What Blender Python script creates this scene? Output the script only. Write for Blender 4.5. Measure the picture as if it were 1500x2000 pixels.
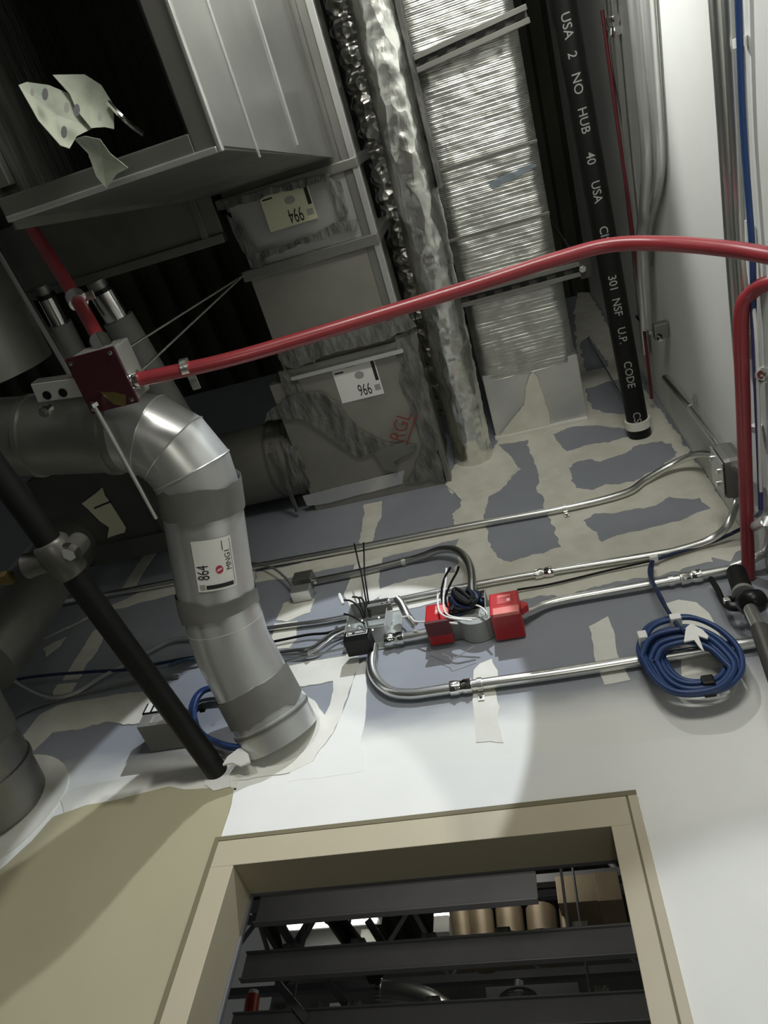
import bpy, bmesh, math, random
from mathutils import Vector, Matrix, noise
from mathutils.geometry import tessellate_polygon
random.seed(7)
scene = bpy.context.scene
COL = scene.collection
for o in list(bpy.data.objects): bpy.data.objects.remove(o)

# ------------------------------------------------------------------ camera
FPX = 1432.04
PITCH, YAW, ROLL = 1.04183, 0.44345, 0.18449
EYE = Vector((0, 0, 1.5))
def _M():
    cp, sp = math.cos(PITCH), math.sin(PITCH)
    cr, sr = math.cos(ROLL), math.sin(ROLL)
    cy, sy = math.cos(YAW), math.sin(YAW)
    B = Matrix(((1,0,0),(0,0,-1),(0,1,0)))
    P_ = Matrix(((1,0,0),(0,cp,sp),(0,-sp,cp)))
    R_ = Matrix(((cr,-sr,0),(sr,cr,0),(0,0,1)))
    Y_ = Matrix(((cy,sy,0),(-sy,cy,0),(0,0,1)))
    return R_ @ P_ @ B @ Y_
CM = _M()
CT = CM.transposed()
cam = bpy.data.cameras.new('camera'); camo = bpy.data.objects.new('camera', cam); COL.objects.link(camo)
cam.sensor_fit = 'HORIZONTAL'; cam.sensor_width = 36.0; cam.lens = FPX / 1500 * 36.0
cam.clip_start = 0.02; cam.clip_end = 60
rot = (Matrix(((1,0,0),(0,-1,0),(0,0,-1))) @ CM).transposed().to_4x4()
camo.matrix_world = Matrix.Translation(EYE) @ rot
scene.camera = camo

# ------------------------------------------------------------------ world, lamps, exposure
scene.view_settings.view_transform = 'Standard'; scene.view_settings.look = 'None'
scene.view_settings.gamma = 1.0; scene.view_settings.use_curve_mapping = False
scene.view_settings.exposure = 0.0
w = bpy.data.worlds.new('world'); scene.world = w; w.use_nodes = True
w.node_tree.nodes['Background'].inputs[0].default_value = (0.80, 0.84, 0.80, 1)
w.node_tree.nodes['Background'].inputs[1].default_value = 0.06
def lamp(name, kind, loc, target, power, size=0.3, size_y=None, color=(1,1,1), angle=40, blend=0.1):
    l = bpy.data.lights.new(name, kind); o = bpy.data.objects.new(name, l); COL.objects.link(o)
    l.energy = power; l.color = color
    if kind == 'AREA':
        l.size = size
        if size_y: l.shape = 'RECTANGLE'; l.size_y = size_y
    if kind == 'SPOT':
        l.spot_size = math.radians(angle); l.spot_blend = blend; l.shadow_soft_size = size
    if kind == 'POINT': l.shadow_soft_size = size
    o.location = EYE + Vector(loc)
    o.rotation_euler = (Vector(target) - Vector(loc)).to_track_quat('-Z', 'Y').to_euler()
    return o
COOL = (0.93, 0.96, 1.0); WARM = (1.0, 0.97, 0.86)
lamp('work_light_key', 'SPOT', (-0.05, -0.30, 1.92), (-0.55, 1.0, 1.03), 68, 0.012, color=(0.88, 0.93, 1.0), angle=31.4, blend=0.03)
lamp('work_light_side', 'SPOT', (0.15, -1.2, 1.2), (0.30, 1.0, 0.10), 56, 0.03, color=COOL, angle=30, blend=0.12)
lamp('work_light_flood', 'SPOT', (-0.05, -0.38, 1.80), (0.40, -0.02, 1.42), 24, 0.03, color=(1.0, 0.99, 0.96), angle=84, blend=0.5)
lamp('fill_light_left', 'SPOT', (-0.85, -0.90, 0.98), (-0.67, 1.0, 0.70), 30, 0.02, color=(1.0, 0.99, 0.95), angle=25, blend=0.05)  # added fill for the tan wall, no visible source
lamp('room_light', 'AREA', (0.20, -0.80, 0.98), (-0.05, 0.6, 1.6), 13, 0.7, 0.25, color=(1.0, 0.98, 0.92))
lamp('fill_light_low', 'AREA', (0.2, -0.9, -1.2), (-0.1, 0.5, 2.0), 5, 0.5, 0.3, color=WARM)  # unseen fill from below, added to brighten the duct undersides

# ------------------------------------------------------------------ placing helpers (heights are above the eye)
def ray(px, py): return CT @ Vector(((px-750)/FPX, (py-1000)/FPX, 1.0))
def Yp(px, py, y): r = ray(px, py); return EYE + r*(y/r.y)
def W(px, py, off=0.0): return Yp(px, py, 1.0-off)
def RW(px, py, off=0.0): r = ray(px, py); return EYE + r*((0.40-off)/r.x)
def Zp(px, py, z): r = ray(px, py); return EYE + r*(z/r.z)
def P(px, py, d): return EYE + ray(px, py)*d
def A(x, y, z): return EYE + Vector((x, y, z))

# ------------------------------------------------------------------ materials
MATS = {}
def mat(name, col, rough=0.6, metal=0.0, bump=None, var=None, coat=0.0, emit=None, alpha=None):
    if name in MATS: return MATS[name]
    m = bpy.data.materials.new(name); m.use_nodes = True; nt = m.node_tree; b = nt.nodes['Principled BSDF']
    b.inputs['Base Color'].default_value = (*col, 1); b.inputs['Roughness'].default_value = rough
    b.inputs['Metallic'].default_value = metal
    if coat: b.inputs['Coat Weight'].default_value = coat; b.inputs['Coat Roughness'].default_value = 0.15
    tc = nt.nodes.new('ShaderNodeTexCoord')
    if var:                                          # (scale, second colour, amount, stretch)
        mp = nt.nodes.new('ShaderNodeMapping'); mp.inputs['Scale'].default_value = var[3] if len(var) > 3 else (1,1,1)
        nt.links.new(tc.outputs['Object'], mp.inputs['Vector'])
        n = nt.nodes.new('ShaderNodeTexNoise'); n.inputs['Scale'].default_value = var[0]; n.inputs['Detail'].default_value = 5
        nt.links.new(mp.outputs['Vector'], n.inputs['Vector'])
        r = nt.nodes.new('ShaderNodeValToRGB'); r.color_ramp.elements[0].position = 0.38; r.color_ramp.elements[1].position = 0.66
        r.color_ramp.elements[0].color = (*col, 1); r.color_ramp.elements[1].color = (*[c*(1-var[2]) + d*var[2] for c, d in zip(col, var[1])], 1)
        nt.links.new(n.outputs['Fac'], r.inputs['Fac']); nt.links.new(r.outputs['Color'], b.inputs['Base Color'])
        if metal > 0.5:
            rr = nt.nodes.new('ShaderNodeMapRange'); rr.inputs['To Min'].default_value = rough*0.75; rr.inputs['To Max'].default_value = min(1, rough*1.35)
            nt.links.new(n.outputs['Fac'], rr.inputs['Value']); nt.links.new(rr.outputs['Result'], b.inputs['Roughness'])
    if bump:                                         # list of (kind, scale, strength, distance, stretch)
        prev = None
        for kind, sc, st, dist, stretch in bump:
            mp = nt.nodes.new('ShaderNodeMapping'); mp.inputs['Scale'].default_value = stretch
            nt.links.new(tc.outputs['Object'], mp.inputs['Vector'])
            if kind == 'noise':
                n = nt.nodes.new('ShaderNodeTexNoise'); n.inputs['Scale'].default_value = sc; n.inputs['Detail'].default_value = 4; out = n.outputs['Fac']
            elif kind == 'crease':
                n = nt.nodes.new('ShaderNodeTexVoronoi'); n.feature = 'F1'; n.inputs['Scale'].default_value = sc; out = n.outputs['Distance']
            else:
                n = nt.nodes.new('ShaderNodeTexWave'); n.inputs['Scale'].default_value = sc; n.inputs['Distortion'].default_value = 1.2
                n.inputs['Detail Scale'].default_value = 1.5; n.bands_direction = 'Y'; out = n.outputs['Fac']
            nt.links.new(mp.outputs['Vector'], n.inputs['Vector'])
            bp = nt.nodes.new('ShaderNodeBump'); bp.inputs['Strength'].default_value = st; bp.inputs['Distance'].default_value = dist
            nt.links.new(out, bp.inputs['Height'])
            if prev: nt.links.new(prev.outputs['Normal'], bp.inputs['Normal'])
            prev = bp
        nt.links.new(prev.outputs['Normal'], b.inputs['Normal'])
    if emit: b.inputs['Emission Color'].default_value = (*emit[0], 1); b.inputs['Emission Strength'].default_value = emit[1]
    MATS[name] = m; return m
ONE = (1,1,1)
M_board = mat('grey_board', (0.20,0.22,0.26), 0.8, var=(14, (0.27,0.28,0.31), 0.7), bump=[('noise', 90, 0.08, 0.002, ONE)])
M_mud = mat('joint_compound', (0.60,0.588,0.495), 0.75, var=(18, (0.70,0.69,0.61), 0.8), bump=[('noise', 60, 0.15, 0.003, ONE)])
M_mudw = mat('white_compound', (0.72,0.72,0.66), 0.75, var=(18, (0.62,0.61,0.54), 0.6), bump=[('noise', 60, 0.12, 0.003, ONE)])
M_white = mat('white_primer', (0.78,0.79,0.76), 0.6, var=(6, (0.70,0.71,0.68), 0.5), bump=[('noise', 140, 0.06, 0.001, ONE)])
M_tan = mat('tan_paint', (0.40,0.372,0.245), 0.55, var=(5, (0.365,0.34,0.222), 0.6), bump=[('noise', 160, 0.06, 0.001, ONE)])
M_frame = mat('beige_frame_paint', (0.47,0.42,0.30), 0.5, var=(9, (0.44,0.395,0.285), 0.5))
M_edge_shade = mat('olive_edge_shade', (0.17,0.15,0.085), 0.7)  # dark olive that stands in for shade along the frame edge
M_rwall = mat('right_wall_paint', (0.66,0.68,0.65), 0.6, var=(4, (0.60,0.62,0.58), 0.7), bump=[('noise', 120, 0.06, 0.001, ONE)])
M_deck = mat('deck_steel', (0.060,0.060,0.040), 0.8, 0.0, var=(3, (0.035,0.035,0.024), 0.7))
M_conc = mat('concrete', (0.24,0.235,0.215), 0.8, var=(4, (0.18,0.18,0.165), 0.6))
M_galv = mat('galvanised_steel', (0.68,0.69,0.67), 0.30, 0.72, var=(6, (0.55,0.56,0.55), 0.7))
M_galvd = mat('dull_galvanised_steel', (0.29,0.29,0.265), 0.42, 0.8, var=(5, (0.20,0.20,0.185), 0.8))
M_emt = mat('zinc_conduit', (0.72,0.73,0.70), 0.30, 1.0)
M_chrome = mat('bright_fitting', (0.85,0.85,0.82), 0.12, 1.0)
M_foil = mat('ribbed_foil', (0.66,0.67,0.63), 0.34, 1.0, var=(9, (0.55,0.56,0.54), 0.6),
             bump=[('noise', 8, 0.35, 0.02, (1,1,1)), ('wave', 62, 0.20, 0.003, (0.08,1,1)), ('crease', 34, 0.20, 0.005, ONE)])
M_foilp = mat('crinkled_foil', (0.78,0.79,0.74), 0.26, 1.0, var=(9, (0.64,0.65,0.62), 0.6),
              bump=[('crease', 34, 0.45, 0.010, (1,0.4,1)), ('noise', 70, 0.25, 0.004, (1.4,0.4,1.4))])
M_flex = mat('dark_flex_foil', (0.42,0.42,0.39), 0.28, 1.0, bump=[('crease', 45, 0.7, 0.012, ONE)])
M_tape = mat('foil_tape', (0.74,0.75,0.72), 0.3, 1.0, bump=[('noise', 60, 0.4, 0.004, ONE)])
M_mastic = mat('duct_sealant', (0.075,0.075,0.068), 0.5, var=(16, (0.17,0.17,0.155), 0.9, (3,1,1)), bump=[('noise', 16, 0.8, 0.016, (3,1,1)), ('noise', 50, 0.4, 0.005, ONE)])
M_masticl = mat('light_sealant', (0.125,0.125,0.112), 0.6, var=(14, (0.16,0.16,0.145), 0.7), bump=[('noise', 22, 0.25, 0.004, ONE)])
M_liner = mat('duct_liner', (0.030,0.030,0.027), 0.4, var=(9, (0.075,0.075,0.067), 0.8, (2,0.5,5)), bump=[('noise', 12, 0.5, 0.012, (2,0.6,5))])
M_black = mat('black_pipe', (0.006,0.006,0.006), 0.5, var=(8, (0.010,0.0095,0.009), 0.6))
M_black.node_tree.nodes['Principled BSDF'].inputs['Specular IOR Level'].default_value = 0.25
M_iron = mat('grooved_fitting', (0.085,0.083,0.075), 0.38, 0.5, var=(14, (0.12,0.12,0.105), 0.6))
M_red = mat('red_enamel', (0.25,0.026,0.034), 0.34, coat=0.2, var=(10, (0.29,0.036,0.042), 0.6))
M_redb = mat('red_box_paint', (0.44,0.008,0.012), 0.35, coat=0.3)
M_dred = mat('dark_red_paint', (0.045,0.006,0.013), 0.4, coat=0.2)
M_pink = mat('pale_red_print', (0.72,0.20,0.17), 0.5)
M_blue = mat('blue_jacket', (0.018,0.048,0.15), 0.42)
M_navy = mat('navy_jacket', (0.012,0.025,0.075), 0.42)
M_violet = mat('violet_jacket', (0.05,0.05,0.20), 0.42)
M_grey = mat('grey_plastic', (0.20,0.20,0.185), 0.6, var=(12, (0.16,0.16,0.15), 0.7))
M_blk = mat('black_plastic', (0.006,0.006,0.006), 0.35)
M_rub = mat('matte_black', (0.006,0.006,0.006), 0.6)
for q in (M_blk, M_rub): q.node_tree.nodes['Principled BSDF'].inputs['Specular IOR Level'].default_value = 0.25
M_wwhite = mat('white_insulation', (0.78,0.78,0.75), 0.45)
M_paper = mat('sticker_paper', (0.72,0.72,0.68), 0.55)
M_paper2 = mat('cream_sticker_paper', (0.60,0.59,0.42), 0.55)
M_mint = mat('mint_paper', (0.42,0.46,0.36), 0.6, var=(22, (0.24,0.27,0.22), 0.9))
M_ink = mat('black_ink', (0.012,0.012,0.012), 0.6)
M_gink = mat('grey_ink', (0.30,0.30,0.27), 0.6)
M_rink = mat('red_ink', (0.40,0.03,0.06), 0.6)
M_mark = mat('red_marker', (0.20,0.035,0.025), 0.6)
M_bink = mat('blue_tinted_foil', (0.52,0.62,0.72), 0.35, 1.0, bump=[('crease', 30, 0.3, 0.006, ONE)])
M_wink = mat('white_stencil', (0.34,0.34,0.32), 0.7)
M_brass = mat('brass', (0.55,0.42,0.16), 0.25, 1.0)
M_steelp = mat('painted_steel', (0.14,0.14,0.15), 0.5, var=(6, (0.11,0.11,0.115), 0.6))
M_tube = mat('lit_tube', (1,1,1), 0.5, emit=((1,1,0.94), 3.0))

# ------------------------------------------------------------------ mesh helpers
def link(name, verts, faces, m, parent=None, base=None, smooth=False):
    base = base if base is not None else (parent['_b'] if parent is not None and '_b' in parent else None)
    if base is None:
        base = sum((Vector(v) for v in verts), Vector())/len(verts)
    base = Vector(base)
    me = bpy.data.meshes.new(name); me.from_pydata([Vector(v)-base for v in verts], [], faces); me.materials.append(m)
    bm = bmesh.new(); bm.from_mesh(me); bmesh.ops.recalc_face_normals(bm, faces=bm.faces); bm.to_mesh(me); bm.free()
    if smooth:
        me.polygons.foreach_set('use_smooth', [True]*len(me.polygons))
        me.set_sharp_from_angle(angle=math.radians(42))
    o = bpy.data.objects.new(name, me); COL.objects.link(o)
    if parent is not None: o.parent = parent
    else: o.location = base
    o['_b'] = tuple(base)
    return o
def tag(o, label, cat, group=None):
    o['label'] = label; o['category'] = cat
    if group: o['group'] = group
    return o
def thing(name, base, label, cat, group=None):
    o = bpy.data.objects.new(name, None); COL.objects.link(o); o.location = base; o.empty_display_size = 0.03
    o['_b'] = tuple(base); return tag(o, label, cat, group)
def struct(o): o['kind'] = 'structure'; return o

class G:                                             # geometry collector
    def __init__(s): s.v = []; s.f = []
    def add(s, v, f): n = len(s.v); s.v += [Vector(x) for x in v]; s.f += [tuple(i+n for i in q) for q in f]; return s
    def out(s, name, m, parent=None, smooth=False, base=None): return link(name, s.v, s.f, m, parent, base, smooth)

def fillet(pts, r, seg=7):
    pts = [Vector(p) for p in pts]; out = [pts[0]]
    for i in range(1, len(pts)-1):
        a, b, c = pts[i-1], pts[i], pts[i+1]
        u, v = (a-b), (c-b); lu, lv = u.length, v.length
        if lu < 1e-6 or lv < 1e-6: continue
        ang = u.angle(v); t = min(r/max(math.tan(ang/2), 1e-3), lu*0.49, lv*0.49)
        s, e = b+u.normalized()*t, b+v.normalized()*t
        for k in range(seg+1):
            q = k/seg; out.append((1-q)**2*s + 2*q*(1-q)*b + q*q*e)
    out.append(pts[-1]); return out
def crom(pts, seg=6):
    pts = [Vector(p) for p in pts]; e = [2*pts[0]-pts[1]] + pts + [2*pts[-1]-pts[-2]]; out = []
    for i in range(1, len(e)-2):
        a, b, c, d = e[i-1:i+3]
        for k in range(seg):
            t = k/seg; out.append(0.5*((2*b)+(c-a)*t+(2*a-5*b+4*c-d)*t*t+(3*b-a-3*c+d)*t**3))
    out.append(pts[-1]); return out
def tube_geo(pts, r, n=12, cap=True, closed=False):
    pts = [Vector(p) for p in pts]; k = len(pts); rs = r if isinstance(r, (list, tuple)) else [r]*k
    T = []
    for i in range(k):
        if closed: t = pts[(i+1) % k]-pts[i-1]
        else: t = (pts[min(i+1, k-1)]-pts[max(i-1, 0)])
        T.append(t.normalized())
    u = T[0].orthogonal().normalized(); v = []; f = []
    for i in range(k):
        u = (u - T[i]*u.dot(T[i])).normalized(); b = T[i].cross(u)
        sc = 1.0
        if 0 < i < k-1:
            c = (pts[i]-pts[i-1]).normalized().dot(T[i]); sc = 1.0/max(c, 0.8)
        for j in range(n):
            a = 2*math.pi*j/n; v.append(pts[i] + (u*math.cos(a)+b*math.sin(a))*rs[i])
    m = k if closed else k-1
    for i in range(m):
        for j in range(n):
            i2 = (i+1) % k
            f.append((i*n+j, i*n+(j+1) % n, i2*n+(j+1) % n, i2*n+j))
    if cap and not closed: f += [tuple(range(n)), tuple(range((k-1)*n, k*n))]
    return v, f
def tube(name, pts, r, m, parent=None, n=12, cap=True, closed=False):
    v, f = tube_geo(pts, r, n, cap, closed); return link(name, v, f, m, parent, smooth=True)
def obox_geo(c, ax, ay, az, bev=0.0):
    c, ax, ay, az = map(Vector, (c, ax, ay, az)); bm = bmesh.new()
    vs = [bm.verts.new(c+ax*i+ay*j+az*k) for i in (-1,1) for j in (-1,1) for k in (-1,1)]
    for q in ((0,1,3,2),(4,6,7,5),(0,4,5,1),(2,3,7,6),(0,2,6,4),(1,5,7,3)): bm.faces.new([vs[i] for i in q])
    if bev > 0: bmesh.ops.bevel(bm, geom=bm.edges[:], offset=bev, segments=2, affect='EDGES', profile=0.6)
    bm.verts.index_update(); v = [x.co.copy() for x in bm.verts]; f = [tuple(x.index for x in q.verts) for q in bm.faces]; bm.free(); return v, f
def box(name, c, ax, ay, az, m, parent=None, bev=0.002):
    v, f = obox_geo(c, ax, ay, az, bev); return link(name, v, f, m, parent)
def bmm(name, lo, hi, m, parent=None, bev=0.002):
    lo, hi = Vector(lo), Vector(hi); h = (hi-lo)/2
    return box(name, (lo+hi)/2, (h.x,0,0), (0,h.y,0), (0,0,h.z), m, parent, bev)
def xyz(lo, hi): return EYE+Vector(lo), EYE+Vector(hi)
def prism_geo(poly, nrm, th, holes=()):
    nrm = Vector(nrm).normalized(); loops = [[Vector(p) for p in poly]] + [[Vector(p) for p in h] for h in holes]
    tri = tessellate_polygon(loops); flat = [p for l in loops for p in l]; n = len(flat)
    v = [p + nrm*th for p in flat] + flat; f = [tuple(t) for t in tri] + [tuple(i+n for i in reversed(t)) for t in tri]
    o = 0
    for l in loops:
        k = len(l)
        for i in range(k): a, b = o+i, o+(i+1) % k; f.append((a, b, b+n, a+n))
        o += k
    return v, f
def prism(name, poly, nrm, th, m, parent=None, holes=()):
    v, f = prism_geo(poly, nrm, th, holes); return link(name, v, f, m, parent)
def ragged(pts, step, amp, seed=0.0):
    out = []; k = len(pts)
    for i in range(k):
        a, b = Vector(pts[i]), Vector(pts[(i+1) % k]); n = max(1, int((b-a).length/step))
        d = (b-a).normalized()
        for j in range(n):
            p = a+(b-a)*(j/n); q = noise.noise_vector(p*60+Vector((seed, seed*2, 0)))*amp + noise.noise_vector(p*18+Vector((seed,0,7)))*amp*1.5
            out.append(p+q)
    return out
def wpatch(name, px, m, parent, th, holes=(), amp=0.003, step=0.012, seed=0.0, xmax=None):
    def pr(l, s):
        q = [W(*p) for p in l]; q = ragged(q, step, amp, s) if amp > 0 else q
        for p in q:
            p.y = EYE.y + 1.0
            if xmax is not None: p.x = min(p.x, xmax)
        return q
    return prism(name, pr(px, seed), (0,-1,0), th, m, parent, [pr(h, seed+3+i) for i, h in enumerate(holes)])
_tc = {}
def text2d(s, bold=0.0):
    if (s, bold) in _tc: return _tc[(s, bold)]
    c = bpy.data.curves.new('t', 'FONT'); c.body = s; c.align_x = 'CENTER'; c.align_y = 'CENTER'; c.offset = bold; c.resolution_u = 3
    o = bpy.data.objects.new('t', c); COL.objects.link(o); bpy.context.view_layer.update()
    me = o.evaluated_get(bpy.context.evaluated_depsgraph_get()).to_mesh()
    bm = bmesh.new(); bm.from_mesh(me); bmesh.ops.triangulate(bm, faces=bm.faces[:])
    for _ in range(2):
        lg = [e for e in bm.edges if e.calc_length() > 0.16]
        if lg: bmesh.ops.subdivide_edges(bm, edges=lg, cuts=1); bmesh.ops.triangulate(bm, faces=bm.faces[:])
    bm.verts.index_update(); v = [(x.co.x, x.co.y) for x in bm.verts]; f = [tuple(x.index for x in q.verts) for q in bm.faces]; bm.free()
    bpy.data.objects.remove(o); bpy.data.curves.remove(c); _tc[(s, bold)] = (v, f); return v, f
def text(name, s, fn, size, m, parent, off=(0,0), bold=0.01, sx=1.0, th=None):
    v, f = text2d(s, bold); return link(name, [fn(off[0]+x*size*sx, off[1]+y*size) for x, y in v], f, m, parent)
def rect2(name, fn, u0, v0, u1, v1, m, parent, nu=1, nv=1):
    vs = [fn(u0+(u1-u0)*i/nu, v0+(v1-v0)*j/nv) for j in range(nv+1) for i in range(nu+1)]
    fs = [(j*(nu+1)+i, j*(nu+1)+i+1, (j+1)*(nu+1)+i+1, (j+1)*(nu+1)+i) for j in range(nv) for i in range(nu)]
    return link(name, vs, fs, m, parent, smooth=True)
def plane_fn(o, u, v, n, h):
    o, u, v, n = Vector(o), Vector(u).normalized(), Vector(v).normalized(), Vector(n).normalized()
    return lambda a, b: o+u*a+v*b+n*h

# ================================================================== THE SETTING
def wall_material():
    m = bpy.data.materials.new('board_with_primer'); m.use_nodes = True; nt = m.node_tree; b = nt.nodes['Principled BSDF']; b.inputs['Roughness'].default_value = 0.75
    g = nt.nodes.new('ShaderNodeNewGeometry'); s = nt.nodes.new('ShaderNodeSeparateXYZ'); nt.links.new(g.outputs['Position'], s.inputs[0])
    n = nt.nodes.new('ShaderNodeTexNoise'); n.inputs['Scale'].default_value = 9; n.inputs['Detail'].default_value = 6
    mp = nt.nodes.new('ShaderNodeMapping'); mp.inputs['Scale'].default_value = (0.6,1,1.6); nt.links.new(g.outputs['Position'], mp.inputs[0]); nt.links.new(mp.outputs[0], n.inputs['Vector'])
    ma = nt.nodes.new('ShaderNodeMath'); ma.operation = 'MULTIPLY_ADD'; ma.inputs[1].default_value = 0.06; nt.links.new(n.outputs['Fac'], ma.inputs[0]); nt.links.new(s.outputs['Z'], ma.inputs[2])
    r = nt.nodes.new('ShaderNodeMapRange'); r.interpolation_type = 'SMOOTHSTEP'; r.inputs['From Min'].default_value = 2.50; r.inputs['From Max'].default_value = 2.60
    nt.links.new(ma.outputs[0], r.inputs['Value'])
    n2 = nt.nodes.new('ShaderNodeTexNoise'); n2.inputs['Scale'].default_value = 12; nt.links.new(g.outputs['Position'], n2.inputs['Vector'])
    c2 = nt.nodes.new('ShaderNodeValToRGB'); c2.color_ramp.elements[0].color = (0.225,0.242,0.270,1); c2.color_ramp.elements[1].color = (0.285,0.302,0.335,1); nt.links.new(n2.outputs['Fac'], c2.inputs[0])
    mx = nt.nodes.new('ShaderNodeMix'); mx.data_type = 'RGBA'; nt.links.new(r.outputs[0], mx.inputs['Factor'])
    mx.inputs['A'].default_value = (0.76,0.77,0.73,1); nt.links.new(c2.outputs[0], mx.inputs['B']); nt.links.new(mx.outputs['Result'], b.inputs['Base Color'])
    return m
DECK = 3.7
OX0, OX1, OZ = -0.645, 0.006, 0.765                  # rough opening
g = G()
for lo, hi in (((-3.2,1,-1.5),(OX0,1.072,DECK)), ((OX1,1,-1.5),(0.52,1.072,DECK)), ((OX0,1,OZ),(OX1,1.072,DECK))):
    g.add(*obox_geo(EYE+(Vector(lo)+Vector(hi))/2, ((hi[0]-lo[0])/2,0,0), (0,(hi[1]-lo[1])/2,0), (0,0,(hi[2]-lo[2])/2)))
wf = struct(g.out('wall_front', wall_material()))
wr = struct(bmm('wall_right', *xyz((0.40,-3.0,-1.5),(0.52,1.0,DECK)), M_rwall, bev=0))
fl = struct(bmm('floor', *xyz((-3.2,-3.0,-1.62),(0.52,6.5,-1.5)), M_conc, bev=0))
# corrugated deck, ribs running towards the wall
g = G(); prof = []
x = -3.2
while x < 2.2:
    prof += [(x,0.0),(x+0.055,0.0),(x+0.075,0.05),(x+0.13,0.05)]; x += 0.15
prof.append((x,0.0))
v = []
for yy in (-3.0, 6.5): v += [A(a, yy, DECK+b) for a, b in prof]
k = len(prof); v += [p+Vector((0,0,0.09)) for p in v]
f = [(i, i+1, k+i+1, k+i) for i in range(k-1)] + [(2*k+i, 2*k+i+1, 3*k+i+1, 3*k+i) for i in range(k-1)]
struct(link('ceiling', v, f, M_deck))
struct(bmm('wall_far', *xyz((-3.2,6.3,-1.5),(2.2,6.5,DECK)), M_conc, bev=0))

# joint compound, skim and paint on the front wall
T1, T2 = 0.0012, 0.0020
I1 = [(977,868),(1028,860),(1037,886),(1055,928),(1052,958),(1063,985),(1068,1005),(1086,1042),(1093,1068),(1060,1082),(1040,1083),(1000,1098),(975,1090),(958,1068),(950,1040),(950,1005),(955,968),(985,950),(1016,917),(984,905)]
I2 = [(970,850),(972,822),(1000,810),(1019,810),(1018,840),(1000,848)]
I3 = [(1080,850),(1110,836),(1170,832),(1230,838),(1238,852),(1180,864),(1140,872),(1108,880),(1100,872)]
I4 = [(1113,915),(1125,903),(1148,898),(1172,902),(1215,886),(1250,870),(1290,863),(1310,868),(1322,892),(1270,925),(1240,942),(1182,947),(1160,958),(1125,952),(1116,932)]
I5 = [(1140,1016),(1165,1003),(1230,998),(1290,984),(1308,972),(1340,976),(1370,974),(1377,986),(1388,996),(1362,1003),(1345,1012),(1300,1023),(1250,1036),(1175,1057),(1165,1046),(1150,1030)]
I6 = [(1143,760),(1180,748),(1214,740),(1226,770),(1231,812),(1205,809),(1186,806),(1156,800)]
I7 = [(1132,672),(1150,655),(1165,680),(1186,705),(1190,716),(1143,727)]
main = [(872,945),(905,886),(962,880),(972,865),(966,830),(960,790),(1100,760),(1128,700),(1122,610),(1128,572),(1150,572),(1262,765),(1352,890),(1440,1012),(1472,1052),(1430,1097),(1393,1087),(1390,1097),(1283,1127),(1217,1137),(1150,1150),(1107,1166),(1053,1167),(1010,1172),(960,1176),(918,1165),(892,1120),(893,1060),(884,1008),(902,985),(898,958),(880,968)]
wpatch('joint_compound', main, M_mud, wf, T1, holes=[I1,I2,I3,I4,I5,I6,I7], amp=0.0065, step=0.0065, seed=1.0, xmax=EYE.x+0.399)
strips = [
  [(712,985),(746,978),(743,1010),(730,1040),(728,1062),(700,1070),(708,1030)],                       # upright joint above the conduits
  [(672,1165),(684,1128),(700,1085),(752,1075),(745,1110),(738,1140),(745,1162),(716,1180),(690,1195)],
  [(500,1118),(600,1098),(760,1066),(898,1034),(898,1052),(760,1086),(700,1102),(640,1112),(560,1130),(500,1138)],
  [(540,1212),(552,1180),(600,1160),(616,1172),(606,1195),(560,1214)],
  [(528,1268),(536,1218),(582,1212),(578,1250),(562,1268)],
  [(740,1152),(780,1138),(850,1122),(905,1118),(905,1160),(840,1180),(800,1190),(760,1196),(742,1180)],
  [(60,1262),(130,1226),(270,1160),(340,1138),(500,1112),(500,1134),(345,1160),(270,1178),(190,1200),(110,1238)],
  [(284,1082),(308,1076),(284,1112),(258,1158),(232,1162),(252,1128)],
  [(186,1230),(210,1232),(190,1272),(168,1300),(152,1328),(122,1330),(150,1284)],
  [(112,1338),(150,1334),(140,1356),(100,1366)],
  [(20,1462),(44,1440),(76,1398),(110,1380),(160,1368),(230,1358),(300,1348),(300,1410),(240,1418),(210,1412),(160,1424),(100,1432),(70,1462),(50,1482)],
  [(85,1268),(128,1246),(118,1262),(92,1282)],
]
for i, s in enumerate(strips): wpatch('joint_compound', s, M_mudw if i in (1,5) else M_mud, wf, T1+0.0001*i, amp=0.004, seed=5.0+i)
# ring of compound round the duct collar, with a bare triangle left in it
wpatch('joint_compound', [(430,1500),(470,1478),(520,1505),(560,1300),(640,1286),(700,1276),(700,1300),(676,1372),(650,1433),(612,1487),(570,1508),(500,1520),(440,1530)], M_mudw, wf, T2,
       holes=[[(586,1344),(653,1330),(650,1352),(636,1396),(612,1372)]], amp=0.0035, seed=31)
wpatch('white_skim', [(700,1300),(716,1288),(716,1340),(714,1400),(708,1450),(712,1508),(560,1528),(570,1500),(612,1487),(652,1433),(678,1372)], M_white, wf, T1+0.0003, amp=0.002, seed=33)
wpatch('joint_compound', [(925,1310),(935,1296),(960,1288),(972,1312),(968,1345),(975,1380),(970,1400),(985,1450),(930,1450),(926,1400),(922,1350)], M_mudw, wf, T1, amp=0.003, seed=35)
wpatch('joint_compound', [(1152,1222),(1190,1205),(1196,1232),(1206,1270),(1230,1330),(1180,1338),(1162,1290)], M_mudw, wf, T1, amp=0.003, seed=36)
wpatch('joint_compound', [(1300,1180),(1325,1172),(1360,1178),(1385,1198),(1402,1230),(1415,1260),(1450,1300),(1430,1360),(1330,1330),(1330,1260),(1310,1215)], M_mudw, wf, T1, amp=0.0015, seed=37)
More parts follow.
